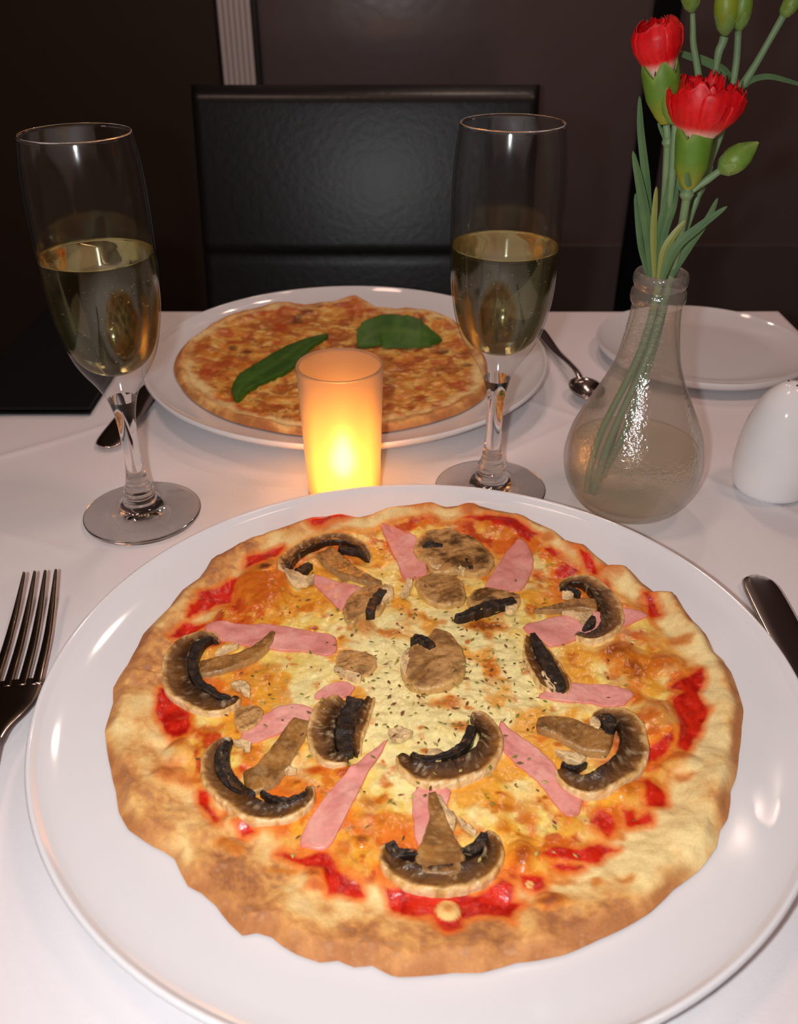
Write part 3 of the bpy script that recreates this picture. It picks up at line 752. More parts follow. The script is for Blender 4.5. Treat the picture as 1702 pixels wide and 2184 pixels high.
# side +1: outer skin lies to the left of the traced direction (seen from above)
mushroom([('r', P(C2, [(30,590),(40,510),(150,420),(300,362),(450,350),(580,395),(640,470)]), [62,66,64,60,55,52,34], 1)],
         [(P(C2, [(300,420),(400,500),(500,570),(620,620),(730,650)]), [85,95,70,46,26])],
         [(P(C2, [(110,590),(150,560),(215,520)]), [36,48,30]), (P(C2, [(410,410),(480,415),(560,428),(610,455)]), [24,30,28,14])],
         [P(C2, [(20,610),(90,590),(160,620),(200,630),(240,615),(240,665),(180,690),(100,690),(40,650)])], 'curled mushroom slice with long stem')
mushroom([('p', P(C2, [(955,430),(985,360),(1060,325),(1200,310),(1330,345),(1440,390),(1530,470),(1545,540),(1500,600),(1400,625),(1330,600),(1270,590),(1180,600),(1080,600),(1060,520),(985,500)]), .75, 1)],
         [], [(P(C2, [(1020,405),(1100,395),(1175,405)]), [22,30,20]), (P(C2, [(1345,490),(1365,520),(1380,565)]), [20,28,18])],
         [P(C2, [(1055,450),(1180,440),(1175,520),(1140,590),(1080,560)]), P(C2, [(1265,560),(1290,510),(1345,495),(1340,580),(1320,610)])])
mushroom([('r', P(C3, [(490,690),(560,640),(680,650),(790,730),(860,830),(870,930),(800,1010),(690,1040),(600,1012)]), [30,44,68,84,92,84,60,44,24], 1)],
         [(P(C3, [(770,810),(620,800),(480,830),(400,840),(300,842)]), [75,62,40,22,10])],
         [(P(C3, [(520,690),(580,705),(640,735)]), [22,30,16]), (P(C3, [(735,890),(715,950),(660,990)]), [18,34,14])],
         [P(C3, [(500,740),(560,730),(600,770),(510,775)]), P(C3, [(480,872),(600,890),(740,880),(690,950),(660,975),(620,930)])])
mushroom([('p', P(C2, [(450,860),(500,760),(620,690),(740,690),(800,740),(760,800),(720,900),(600,900),(510,980),(460,930)]), .3, 1)],
         [], [(P(C2, [(745,715),(680,790),(640,890)]), [34,48,34])], [P(C2, [(740,700),(800,700),(820,770),(770,790),(730,850),(715,800)])])
mushroom([('p', P(C2, [(960,650),(1060,610),(1200,600),(1300,650),(1345,760),(1320,820),(1180,840),(1050,800),(990,720)]), .25, 1)],
         [], [], [P(C2, [(865,760),(910,660),(955,660),(935,745),(880,780)])])
mushroom([('p', P(C2, [(1340,790),(1400,720),(1540,700),(1640,740),(1720,760),(1745,810),(1690,850),(1500,850),(1380,860)]), .7, 1)],
         [], [(P(C2, [(1255,910),(1350,890),(1460,850),(1580,810),(1710,785)]), [14,34,46,46,34])], [P(C3, [(90,830),(150,815),(190,845),(150,885),(95,880)])])
mushroom([('p', P(C2, [(870,1200),(960,1130),(1050,1080),(1110,1000),(1220,1030),(1300,1130),(1340,1240),(1320,1370),(1200,1440),(1000,1450),(900,1400),(860,1290)]), .25, 1)],
         [], [(P(C2, [(950,1052),(1010,1080),(1065,1110),(1100,1150)]), [34,44,48,26])],
         [P(C2, [(870,1230),(920,1160),(950,1180),(920,1280),(900,1370),(868,1310)])], 'crumpled mushroom slice in the middle of the pizza', .0036)
mushroom([('p', P(C2, [(400,1190),(440,1140),(560,1145),(690,1180),(690,1260),(620,1340),(480,1330),(390,1270)]), 1.0, 1)],
         [], [], [P(C5, [(385,85),(450,100),(590,155),(570,190),(450,150),(390,115)])], None, .0014)
mushroom([('r', P(C3, [(265,1030),(262,1130),(300,1250),(370,1360),(440,1420)]), [26,40,44,40,20], -1), ('r', P(C3, [(330,1060),(420,1170),(500,1290),(545,1390),(520,1440)]), [14,22,26,26,16], 1)],
         [], [(P(C3, [(285,1020),(345,1130),(405,1240),(470,1350),(505,1425)]), [18,48,56,50,26])], [P(C6, [(175,120),(260,108),(292,180),(300,255),(225,225)])])
mushroom([('r', c1p([(905,1060),(830,1032),(700,1062),(620,1150),(592,1260),(610,1390),(720,1481),(860,1548),(985,1528),(1065,1480)]), [26,42,66,86,94,94,84,70,48,24], -1)],
         [(c1p([(760,1270),(900,1248),(1080,1185),(1230,1100),(1310,1000)]), [74,80,66,44,16])],
         [(c1p([(870,1040),(770,1105),(725,1200),(725,1300),(770,1390),(840,1430),(910,1475),(1005,1490)]), [16,40,40,36,36,30,26,12])],
         [c1p([(865,1185),(930,1130),(1050,1110),(1055,1125),(960,1160),(900,1195)]), P(C4, [(985,210),(1040,185),(1130,215),(1145,300),(1090,290),(1050,250)])], 'hooked mushroom slice near the left crust')
mushroom([('p', P(C4, [(1020,400),(1080,365),(1190,370),(1240,410),(1200,490),(1090,560),(1020,520)]), .05, 1)], thick=.0022)
mushroom([('r', P(C4, [(1010,590),(920,625),(862,710),(862,820),(930,920),(1040,1020),(1150,1095),(1300,1122),(1450,1090),(1560,1015),(1562,925)]), [18,42,66,80,82,84,84,72,60,40,20], -1)],
         [(P(C4, [(1090,900),(1230,850),(1350,700),(1440,560),(1520,440)]), [88,100,86,78,70])],
         [(P(C4, [(985,600),(935,690),(935,800),(995,890),(1085,965),(1170,1005)]), [22,44,50,46,32,16]), (P(C4, [(1205,972),(1300,1022),(1420,1042),(1545,990)]), [12,20,22,14])],
         [P(C4, [(1010,640),(1060,615),(1150,630),(1140,690),(1100,700),(1090,665)]), P(C4, [(1380,850),(1420,810),(1480,840),(1430,860)])], 'long curled mushroom slice at lower left')
mushroom([('r', P(C5, [(450,290),(340,370),(290,490),(295,620),(355,715),(485,750)]), [66,96,92,84,66,34], -1), ('r', P(C5, [(655,275),(595,420),(545,560),(555,690)]), [30,48,46,22], 1)],
         [], [(P(C5, [(545,285),(490,420),(455,560),(475,710)]), [62,66,62,44])], (), 'upright mushroom slice with a wide black gill band')
mushroom([('r', P(C5, [(845,690),(940,800),(1100,850),(1300,820),(1470,720),(1525,580),(1450,450),(1370,430)]), [28,70,92,96,92,76,58,28], -1)],
         [], [(P(C5, [(935,700),(1030,752),(1190,722),(1330,640),(1390,500)]), [16,28,28,34,36])],
         [P(C5, [(1050,740),(1080,695),(1140,690),(1180,730),(1160,790),(1080,795)]), P(C5, [(770,560),(850,520),(960,555),(930,590),(860,630),(800,600)])], 'half-moon mushroom slice with a drop of cheese on it', .0038)
mushroom([('r', P(C6, [(560,440),(640,402),(760,432),(845,530),(858,680),(790,800),(650,895),(500,925),(370,870),(312,790)]), [30,36,68,88,98,98,90,80,60,28], 1)],
         [(P(C6, [(700,640),(500,575),(320,500),(150,480)]), [90,112,94,46])],
         [(P(C6, [(610,420),(680,480),(668,580)]), [30,46,24]), (P(C6, [(330,765),(420,802),(520,770)]), [9,14,9])],
         [P(C6, [(270,690),(400,715),(520,740),(470,790),(360,765)]), P(C6, [(525,480),(570,445),(615,480),(600,560),(545,540)])], 'large whole mushroom slice near the right crust', .0036)
mushroom([('r', P(C8, [(-85,335),(-60,450),(50,540),(200,585),(400,575),(590,520),(685,420),(675,310),(615,245)]), [34,60,78,84,86,84,62,52,30], -1)],
         [(P(C8, [(310,565),(304,430),(292,280),(285,140),(255,20),(240,-40)]), [90,140,92,50,36,20])],
         [(P(C8, [(-70,320),(-20,390),(70,405),(160,400)]), [34,30,24,14]), (P(C8, [(450,405),(550,365),(610,300),(620,250)]), [22,34,34,20])],
         [P(C8, [(265,10),(300,0),(345,80),(420,150),(410,240),(350,240),(330,120)]), P(C8, [(420,150),(450,170),(570,265),(560,290),(440,210)])], 'mushroom slice with upright stem nearest the viewer', .0036)

# dried herb flakes, too many and too small to count
def herbs():
    V = []; Fc = []; C = []
    r = np.random.default_rng(11)
    M = 560; k = 0
    while k < M:
        if r.random() < .62: x, y = r.normal(0.004, .030), r.normal(-.004, .032)
        else: x, y = r.uniform(-.12, .12), r.uniform(-.13, .13)
        a, rho = pz.polar(np.array([x]), np.array([y]))
        if rho[0] > .80: continue
        z = float(pz.height(np.array([x]), np.array([y]))[0]) + r.choice([.0007, .0018, .0046], p=[.55, .25, .20])
        L, W, th = r.uniform(.0007, .0017), r.uniform(.00035, .0008), r.uniform(0, math.pi)
        tilt = r.uniform(-.4, .4)
        d = np.array([math.cos(th), math.sin(th), tilt * .5]); n = np.array([-math.sin(th), math.cos(th), tilt])
        o = np.array([x, y, z]); b = len(V)
        for su, sv, h in ((-1, 0, 0), (0, -1, .0), (1, 0, 0), (0, 1, 0), (0, 0, .00035), (0, 0, -.0004)):
            V.append(o + d * L * su + n * W * sv + np.array([0, 0, h]))
        for q in ((0, 1, 4), (1, 2, 4), (2, 3, 4), (3, 0, 4), (1, 0, 5), (2, 1, 5), (3, 2, 5), (0, 3, 5)): Fc.append(tuple(b + i for i in q))
        cc = [lina(132, 128, 46), lina(160, 148, 62), lina(104, 84, 36), lina(128, 72, 34), lina(188, 172, 96)][r.integers(0, 5)]
        C += [cc] * 6; k += 1
    o = mesh_obj('herb_flakes', V, Fc, tinted('dried_herbs', .7), pizza, False, np.array(C)); o['kind'] = 'stuff'
herbs()

# ------------------------------------------------------------------ back pizza
outline_b = [(370,785),(378,745),(410,712),(440,695),(490,672),(545,660),(590,650),(650,650),(710,645),(760,638),(800,650),(850,655),(900,655),(950,668),(990,690),(1020,730),(1040,780),(1044,820),(1030,850),(980,880),(900,905),(820,920),(760,926),(700,930),(640,927),(560,914),(480,892),(430,866),(385,822)]
PBC = (-0.052, 0.642)
pb = Pizza(outline_b, 0.0115, PBC, [(0, .93), (60, .95), (120, .95), (170, .92), (210, .86), (250, .86), (290, .84), (330, .86)], BC, 0.1512)
def paint_back(x, y, a, rho):
    rc = pb.RC(a)
    c = crust_colour(x + .4, y, rho, rc, np.full(len(x), .62)); g = np.full(len(x), .7)
    nw = fbm(x, y, 90, 4, 71) - .5
    inn = sstep(rc + .03, rc - .05, rho + .12 * nw)
    n1, n2, n3 = fbm(x, y, 70, 4, 72), fbm(x, y, 160, 4, 73), fbm(x, y, 420, 3, 74)
    ch = np.tile(lina(240, 176, 80), (len(x), 1))
    ch = mixc(ch, sstep(.45, .62, n2) * .8, lina(252, 212, 120))
    ch = mixc(ch, sstep(.44, .62, fbm(x, y, 130, 4, 75)) * .75, lina(216, 124, 38))
    ch = mixc(ch, sstep(.52, .66, fbm(x, y, 80, 4, 76) + .3 * (n3 - .5)) * .8, lina(176, 84, 28))
    ch = mixc(ch, sstep(.62, .74, n1 + .4 * (rho - .6)) * .65, lina(196, 72, 24))
    ch = mixc(ch, sstep(.72, .84, fbm(x, y, 60, 3, 77)) * .8, lina(100, 44, 18))
    c = c * (1 - inn[:, None]) + ch * inn[:, None]
    return c * (.9 + .2 * n3)[:, None], g * (1 - inn) + .34 * inn
pizza_b = thing('pizza', 'browned cheese pizza with basil leaves on the far plate', 'pizza', (PBC[0], PBC[1], TZ + .0006), 'pizzas')
build_base(pb, 130, 420, paint_back, M_pizza, pizza_b)
M_basil = tinted('basil_leaf', .5, spec=.3, bump=(180, .2, .001, 3), grain=.1, grain_scale=200)
def basil_col(x, y, s_, t=None):
    c = np.tile(lina(66, 108, 30), (len(x), 1)); c = mixc(c, sstep(.4, .7, fbm(x, y, 120, 3, 81)) * .6, lina(44, 80, 22))
    if t is not None: c = mixc(c, np.exp(-(s_ / .08) ** 2) * .4, lina(96, 128, 52))
    return c
ribbon('basil_leaf', [(765,738),(800,722),(850,722),(900,724),(944,722)], [q * K for q in (8, 40, 48, 36, 3)], .0007, M_basil, pizza_b, basil_col, 40, lift=.002, bank=.42, wrinkle=.0003, dish=.9, P_=pb, scale=.00036)
ribbon('basil_leaf', [(700,712),(640,738),(590,775),(545,800),(515,825),(505,852)], [q * K for q in (6, 24, 38, 34, 20, 3)], .0007, M_basil, pizza_b, basil_col, 40, lift=.003, wrinkle=.0004, dish=.9, P_=pb, scale=.00036)

# ------------------------------------------------------------------ champagne flutes
FOOT = [(0, .0012), (.010, .0010), (.022, .0006), (.0320, .0), (.0334, .0008), (.0336, .0018), (.0330, .0028), (.026, .0042), (.018, .0060), (.0125, .0082), (.0098, .0110), (.0086, .0140), (.0084, .0160)]
STEM = [(.0084, .0160), (.0087, .0175), (.0080, .0195), (.0068, .0220), (.0058, .027), (.0050, .034), (.0047, .045), (.0049, .056), (.0058, .066), (.0078, .075)]
BOWL = [(.0078, .075), (.0105, .081), (.0140, .087), (.0182, .0935), (.0220, .1010), (.0250, .111), (.0274, .124), (.0287, .138), (.0292, .153), (.0292, .168), (.0291, .180), (.0286, .191), (.0277, .2005), (.0267, .2072), (.0262, .2100), (.0260, .2110), (.0255, .2113), (.0251, .2104)]
def flute(label, loc, level, seed):
    f = thing('champagne_flute', label, 'glass', (loc[0], loc[1], TZ + .0004), 'champagne flutes')
    whole = spline(FOOT, 60).tolist(); whole[0][0] = 0.0
    stem = spline(STEM, 40).tolist(); bowl = spline(BOWL, 70).tolist()
    outer_b = [b for b in bowl]
    inner = []
    IN = [(.0251, .2104), (.0256, .2072), (.0266, .2005), (.0275, .191), (.0280, .180), (.0281, .168), (.0280, .153), (.0275, .138), (.0262, .124), (.0237, .111), (.0205, .1025), (.016, .0965), (.0095, .0925), (.004, .0912), (0, .091)]
    inner = spline(IN, 50).tolist(); inner[-1][0] = 0.0
    full = np.array(whole + stem[1:] + outer_b[1:] + inner[1:])
    V, F, N = lathe(full, 96); n = len(full)
    ia = len(whole) + len(stem) - 2; nb = len(outer_b)
    kr = ia + int(np.argmax(np.array(outer_b)[:, 1] > .2098)); kq = ia + nb - 1 + int(np.argmax(np.array(inner)[:, 1] < .2098))
    cuts = [0, len(whole) - 1, ia, n - 1]
    V = V.reshape(96, n, 3); N = N.reshape(96, n, 3)
    for nm, i0, i1, m in (('foot', cuts[0], cuts[1], M_glass), ('stem', cuts[1], cuts[2], M_glass), ('bowl', cuts[2], kr, M_flute), ('rim', kr, kq, M_glass), ('bowl_lining', kq, cuts[3], M_flute)):
        vv = V[:, i0:i1 + 1].reshape(-1, 3); nn = N[:, i0:i1 + 1].reshape(-1, 3)
        mesh_obj(nm, vv, grid_faces(96, i1 - i0 + 1, wrap_u=True), m, f, True, normals=nn)
    # sparkling wine with a curved-up rim of surface tension
    ip = np.array([p for p in inner[::-1] if p[1] < level]); ip[:, 0] += .0001; ip[:, 1] -= .0001; ip[0, 0] = 0
    rt = np.interp(level, [p[1] for p in inner[::-1]], [p[0] for p in inner[::-1]])
    prof = ip.tolist() + [(rt + .0001, level), (rt - .0001, level + .0006), (rt - .0008, level - .0002), (rt - .002, level - .0005), (rt * .5, level - .0006), (0, level - .0006)]
    Vw, Fw, Nw = lathe(prof, 80)
    w_ = mesh_obj('sparkling_wine', Vw, Fw, M_wine, f); w_['label'] = 'pale straw sparkling wine'
    r = np.random.default_rng(seed); Vb, Fb = [], []
    ico = bmesh.new(); bmesh.ops.create_icosphere(ico, subdivisions=1, radius=1.0); ico.verts.index_update()
    iv = np.array([tuple(v.co) for v in ico.verts]); iff = [tuple(v.index for v in q.verts) for q in ico.faces]; ico.free()
    for k in range(190):
        z = .094 + (level - .096) * r.random() ** .8; R = np.interp(z, [p[1] for p in inner[::-1]], [p[0] for p in inner[::-1]]) - .0012
        a = r.uniform(0, 2 * math.pi); q = R * (1 - .25 * r.random() ** 2)
        b = len(Vb) * len(iv); Vb.append(iv * r.uniform(.00012, .00034) + np.array([q * math.cos(a), q * math.sin(a), z])); Fb += [tuple(b + i for i in t) for t in iff]
    o = mesh_obj('bubbles', np.vstack(Vb), Fb, M_bubble, f); o['kind'] = 'stuff'
    return f
M_wine = solid_glass('pale_wine', (0.90, 0.89, 0.64), 1.33, through=.18, tint=(0.84, 0.83, 0.56))
flute('champagne flute of pale wine left of the candle', (-0.1512, 0.4525), .154, 5)
flute('champagne flute of pale wine between candle and vase', (0.0560, 0.4800), .1505, 9)

# ------------------------------------------------------------------ flameless candle
CX, CY = spot(735, 1063)[:2]
cl = thing('tea_light_holder', 'frosted glass tea light holder glowing orange', 'candle', (CX, CY, TZ + .0004))
ch_, r0, r1, th = .0870, .0215, .0243, .0013
pro = [(0, 0), (r0 - .002, 0), (r0, .0015)] + [(r0 + (r1 - r0) * t, .0015 + (ch_ - .003) * t) for t in np.linspace(0.02, 1, 30)] + [(r1 + .0003, ch_ - .0006), (r1 - .0002, ch_ + .0004), (r1 - th, ch_ + .0002), (r1 - th - .0003, ch_ - .0012)]
pro += [(r0 - th + (r1 - r0) * t, .004 + (ch_ - .0055) * t) for t in np.linspace(.98, 0, 30)] + [(r0 - th - .002, .0030), (0, .0030)]
m, nt, N, L, p = mat_new('frosted_glass'); out = N['Material Output']; N.remove(p)
tr = N.new('ShaderNodeBsdfTranslucent'); tr.inputs['Color'].default_value = (.92, .70, .50, 1)
df = N.new('ShaderNodeBsdfDiffuse'); df.inputs['Color'].default_value = (.84, .56, .42, 1)
gl = N.new('ShaderNodeBsdfGlossy'); gl.inputs['Roughness'].default_value = .35
tp = N.new('ShaderNodeBsdfRefraction'); tp.inputs['Color'].default_value = (1, .97, .94, 1); tp.inputs['Roughness'].default_value = .55; tp.inputs['IOR'].default_value = 1.30
m1 = N.new('ShaderNodeMixShader'); m1.inputs[0].default_value = .35; L.new(tr.outputs[0], m1.inputs[1]); L.new(df.outputs[0], m1.inputs[2])
m2 = N.new('ShaderNodeMixShader'); m2.inputs[0].default_value = .62; L.new(m1.outputs[0], m2.inputs[1]); L.new(tp.outputs[0], m2.inputs[2])
fr = N.new('ShaderNodeFresnel'); fr.inputs['IOR'].default_value = 1.35
m3 = N.new('ShaderNodeMixShader'); L.new(fr.outputs[0], m3.inputs[0]); L.new(m2.outputs[0], m3.inputs[1]); L.new(gl.outputs[0], m3.inputs[2]); L.new(m3.outputs[0], out.inputs['Surface'])
V, F, Nn = lathe(pro, 96); mesh_obj('glass_cup', V, F, m, cl)
V, F, Nn = lathe([(0, .0032), (.0165, .0032), (.0170, .004), (.0170, .0085), (.016, .0098), (.006, .0110), (.003, .0150), (.0025, .0168), (0, .0170)], 48); mesh_obj('light_base', V, F, plain('white_plastic', lin(235, 225, 210), .4), cl)
mf, nt, N, L, p = mat_new('glowing_flame'); p.inputs['Base Color'].default_value = (1, .7, .3, 1)
p.inputs['Emission Color'].default_value = (1.0, .46, .07, 1); p.inputs['Emission Strength'].default_value = 270
V, F, Nn = lathe(spline([(0, .0165), (.0042, .0190), (.0066, .0245), (.0060, .0305), (.0036, .0365), (.0012, .0425), (0, .0445)], 24), 24); fo = mesh_obj('flame', V, F, mf, cl); fo['label'] = 'glowing yellow flame-shaped bulb'

# ------------------------------------------------------------------ vase with water
VX, VY = 0.1362, 0.4640
M_vase = thin_glass('hammered_vase_glass', (.93, .91, .88), .13, 2.2, bump=(420, .34, .0016, 2), haze=.17, haze_col=(.90, .85, .77))
M_water = thin_glass('vase_water', (.97, .94, .86), .06, 1.33, bump=(260, .6, .0012, 2), haze=.20, haze_col=(.97, .91, .76))
vs_ = thing('bud_vase', 'hammered clear glass bottle vase half full of water', 'vase', (VX, VY, TZ + .0004))
vo = [(.0215, 0), (.0285, .004), (.0342, .011), (.0380, .020), (.0398, .030), (.0392, .038), (.0366, .049), (.0322, .059), (.0273, .069), (.0216, .081), (.0174, .0925), (.0150, .105), (.0135, .116), (.0131, .123)]
ring = [(.0131, .1245), (.0141, .1262), (.0146, .1290), (.0141, .1318), (.0132, .1332), (.0134, .1346), (.0142, .1368), (.0142, .1396), (.0134, .1416), (.0122, .1420), (.0112, .1410), (.0109, .1380)]
vi = [(.0107, .130), (.0109, .120), (.0118, .112), (.0140, .102), (.0178, .089), (.0228, .0765), (.0285, .0640), (.0330, .0535), (.0362, .0430), (.0374, .0330), (.0366, .0220), (.0335, .0130), (.027, .0070), (.015, .0050), (0, .0048)]
b1 = spline(vo, 60).tolist(); b2 = spline([vo[-1]] + ring, 60).tolist(); b3 = spline([ring[-1]] + vi, 60).tolist(); b3[-1][0] = 0
V, F, Nn = lathe([(0, .0012), (.012, .0008), (.019, .0002)] + b1, 110); mesh_obj('body', V, F, M_vase, vs_, normals=Nn)
V, F, Nn = lathe(b2, 80); mesh_obj('ringed_neck', V, F, M_vase, vs_, normals=Nn)
V, F, Nn = lathe(b3, 110); mesh_obj('inner_wall', V, F, thin_glass('vase_inner_glass', (.97, .96, .94), .05, 1.15), vs_, normals=Nn)
wl = .0405
wi = [(max(0, a - .0006), z + .0004) for a, z in spline(vi, 60)[::-1] if z < wl]
rt = wi[-1][0]
V, F, Nn = lathe([(0, wi[0][1])] + wi[1:] + [(rt, wl), (rt - .0008, wl - .0004), (rt * .6, wl - .0006), (0, wl - .0006)], 90); wo = mesh_obj('water', V, F, M_water, vs_)

# ------------------------------------------------------------------ carnations
M_stem = plain('carnation_stem', lin(104, 136, 92), .5, mottled=(lin(136, 160, 116), 120), bump=(300, .2, .0006, 3))
M_leafg = plain('carnation_leaf', lin(104, 132, 78), .6, spec=.3, mottled=(lin(66, 96, 70), 90))
M_leafy = plain('yellowing_leaf', lin(150, 150, 72), .5, mottled=(lin(120, 132, 66), 60))
M_petal = tinted('red_petal', .5, grain=.12, grain_scale=500, bump=(260, .35, .0008, 3))
M_calyx = tinted('calyx_green', .45, grain=.1, grain_scale=300)
def up(pts, Y): return [upright(x, y, Y if np.isscalar(Y) else Y[i]) for i, (x, y) in enumerate(pts)]
def stem_part(name, pts, r, parent, mat=None, n=30, seg=10):
    c = spline([tuple(p) for p in pts], n); rr = np.interp(np.linspace(0, 1, n), np.linspace(0, 1, len(r)), r) if not np.isscalar(r) else np.full(n, r)
    V, F = tube(c, rr, seg); V = V - np.array(parent.location)
    return mesh_obj(name, V, F, mat or M_stem, parent)
def leaf_part(pts, wpx, parent, mat=None, n=30, fold=.22):
    """a long grass-like leaf with a keel and real thickness"""
    c = spline([tuple(p) for p in pts], n); t = np.linspace(0, 1, n)
    wd = wpx * .00024 / 2 * np.clip(np.minimum(1, .55 + t * 1.6), 0, 1) * np.sqrt(np.clip(1 - t ** 2.2, 0, 1)) + .00015
    T = np.gradient(c, axis=0); T /= np.linalg.norm(T, axis=1)[:, None]
    view = np.array([0.0, -1.0, .35]); V = []
    prof = [(-1, 0), (-.5, .16), (0, .3), (.5, .16), (1, 0), (.5, -.04), (0, .08), (-.5, -.04)]
    for i in range(n):
        b = np.cross(T[i], view); b /= np.linalg.norm(b); d = np.cross(b, T[i])
        for s_, k in prof: V.append(c[i] + b * wd[i] * s_ - d * wd[i] * (.3 - k) * fold * 2.4)
    F = grid_faces(n, 8, wrap_v=True); F.append(tuple(range(8))); F.append(tuple((n - 1) * 8 + k for k in range(8))[::-1])
    return mesh_obj('leaf', np.array(V) - np.array(parent.location), F, mat or M_leafg, parent, False)
def frame_axis(a, b):
    ax = np.array(b) - np.array(a); L = np.linalg.norm(ax); ax /= L
    e1 = np.cross(ax, [0, 1, 0]); e1 /= np.linalg.norm(e1); e2 = np.cross(ax, e1)
    return np.array(a), ax, e1, e2, L
def calyx_part(name, a, b, prof, parent, teeth=.22, flip=None, cols=None, seg=40):
    """tube of sepals from a to b ending in five points; prof: (along, radius)"""
    o, ax, e1, e2, L = frame_axis(a, b); nv = 22; V = []; C = []
    pa = np.array(prof); cols = cols or (lina(150, 150, 44), lina(96, 134, 40), lina(134, 164, 74))
    for i in range(seg):
        th = 2 * math.pi * i / seg; tooth = 1 - teeth * abs(((i / seg * 5 + .25) % 1) - .5) * 2
        for j in range(nv):
            v = j / (nv - 1) * tooth; r = np.interp(v, pa[:, 0], pa[:, 1])
            V.append(o + ax * v * L + (e1 * math.cos(th) + e2 * math.sin(th)) * r)
            t = v; c = cols[0] * (1 - min(1, t * 2.2)) + cols[1] * min(1, t * 2.2); k = max(0, (j / (nv - 1) - .82) / .18); c = c * (1 - k * .7) + cols[2] * k * .7; C.append(c)
    V = np.array(V); n0 = len(V)
    inner = V.reshape(seg, nv, 3).copy(); cen = o + ax * L * .5
    for j in range(nv):
        m_ = inner[:, j].mean(0); inner[:, j] = m_ + (inner[:, j] - m_) * .90
    V = np.vstack([V, inner.reshape(-1, 3)]); C = np.array(C + C)
    F = grid_faces(seg, nv, wrap_u=True) + [f[::-1] for f in grid_faces(seg, nv, wrap_u=True, off=n0)]
    for i in range(seg):
        j = (i + 1) % seg; F.append((i * nv + nv - 1, n0 + i * nv + nv - 1, n0 + j * nv + nv - 1, j * nv + nv - 1))
    return mesh_obj(name, V - np.array(parent.location), F, M_calyx, parent, True, C)
def petal_part(a, b, th0, span, prof, parent, seed, jag=.1, lean=0.0, top=1.0, curl=0.0):
    """one petal: a cupped sheet around the flower axis, pale at its claw, ragged at the tip"""
    o, ax, e1, e2, L = frame_axis(a, b); nu, nv = 17, 22; pa = np.array(prof); r = np.random.default_rng(seed)
    jg = np.convolve(r.uniform(-1, 1, nu + 2), [.35, .6, .35], 'valid'); V = []; C = []
    wob = r.uniform(0, 6.28)
    for lay in (0, 1):
        for i in range(nu):
            u = i / (nu - 1) * 2 - 1
            for j in range(nv):
                v = j / (nv - 1) * (top + jag * jg[i] - .16 * abs(u) ** 2.4 * top)
                wd = span * (.35 + .65 * min(1, v / .45))
                th = th0 + u * wd; rr = np.interp(v, pa[:, 0], pa[:, 1]) * (1 + .05 * math.sin(u * 4 + wob) * v) - .0004 * lay + lean * v * v
                rr += curl * max(0, v - .7) ** 2
                V.append(o + ax * v * L + (e1 * math.cos(th) + e2 * math.sin(th)) * rr)
                base = lina(226, 10, 20) if (i + seed) % 3 else lina(206, 4, 14)
                k = float(sstep(.30, .10, np.array(v))); C.append(base * (1 - k) + lina(240, 196, 176) * k)
    n0 = nu * nv; F = grid_faces(nu, nv) + [f[::-1] for f in grid_faces(nu, nv, off=n0)]
    for i in range(nu - 1): F.append((i * nv + nv - 1, n0 + i * nv + nv - 1, n0 + (i + 1) * nv + nv - 1, (i + 1) * nv + nv - 1))
    for j in range(nv - 1):
        F.append((j, j + 1, n0 + j + 1, n0 + j)); q = (nu - 1) * nv; F.append((q + j + 1, q + j, n0 + q + j, n0 + q + j + 1))
    return mesh_obj('petal', np.array(V) - np.array(parent.location), F, M_petal, parent, True, np.array(C))
def bud_part(a, b, rmax, parent, cols=None, name='bud'):
    pr = [(0, .18 * rmax), (.10, .55 * rmax), (.3, .95 * rmax), (.45, rmax), (.65, .85 * rmax), (.85, .45 * rmax), (1.0, .06 * rmax)]
    o = calyx_part(name, a, b, pr, parent, teeth=.02, cols=cols or (lina(128, 140, 52), lina(112, 146, 54), lina(150, 172, 96)))
    calyx_part('bract', a, tuple(np.array(a) * .62 + np.array(b) * .38), [(0, .25 * rmax), (.3, .72 * rmax), (1, 1.06 * rmax)], o, teeth=.75, cols=(lina(110, 136, 66), lina(120, 150, 70), lina(150, 170, 100)), seg=30)
    o.children[0].location = (0, 0, 0)
    for chd in o.children:                                   # bract was built relative to the bud's own origin
        chd.data.transform(Matrix.Translation(Vector(o.location) - Vector(parent.location)))
    return o
grp = 'carnation stems in the vase'
NECK = (VX, VY, TZ + .139)
def flower_thing(name, label): return thing(name, label, 'flower', (VX, VY, TZ + .012), grp)
# A: the half-closed bloom, upper left
Y = .452
fA = flower_thing('carnation', 'half-closed red carnation, the upper left bloom')
a, b = upright(1421, 262, Y), upright(1405, 122, Y)
calyx_part('calyx', a, b, [(0, .0028), (.12, .0048), (.4, .0078), (.7, .0084), (1, .0082)], fA, .26)
pa_, pb_ = upright(1409, 160, Y), upright(1398, 38, Y)
PR = [(0, .0058), (.25, .0080), (.5, .0108), (.72, .0112), (.9, .0092), (1.0, .0066), (1.15, .0040)]
for k in range(6): petal_part(pa_, pb_, 2 * math.pi * k / 6 + .5, .95, PR, fA, 100 + k, .035, top=.84 + .16 * (k % 3) / 2)
for k in range(4): petal_part(pa_, pb_, 2 * math.pi * k / 4 + .2, .95, [(q, r_ * .62) for q, r_ in PR], fA, 120 + k, .08, top=.96)
stem_part('stem', [*up([(1421, 266), (1424, 300), (1420, 400), (1412, 500)], [Y, Y, .456, .460]), Vector((VX - .001, VY - .002, TZ + .142)), Vector((VX - .006, VY - .004, TZ + .10)), Vector((VX - .024, VY - .010, TZ + .05)), Vector((VX - .0275, VY - .012, TZ + .016))], [.0017, .0020, .0020, .0020, .0021], fA, n=40)
stem_part('node', up([(1424, 292), (1425, 304), (1424, 313)], Y), [.0022, .0032, .0020], fA, n=8)
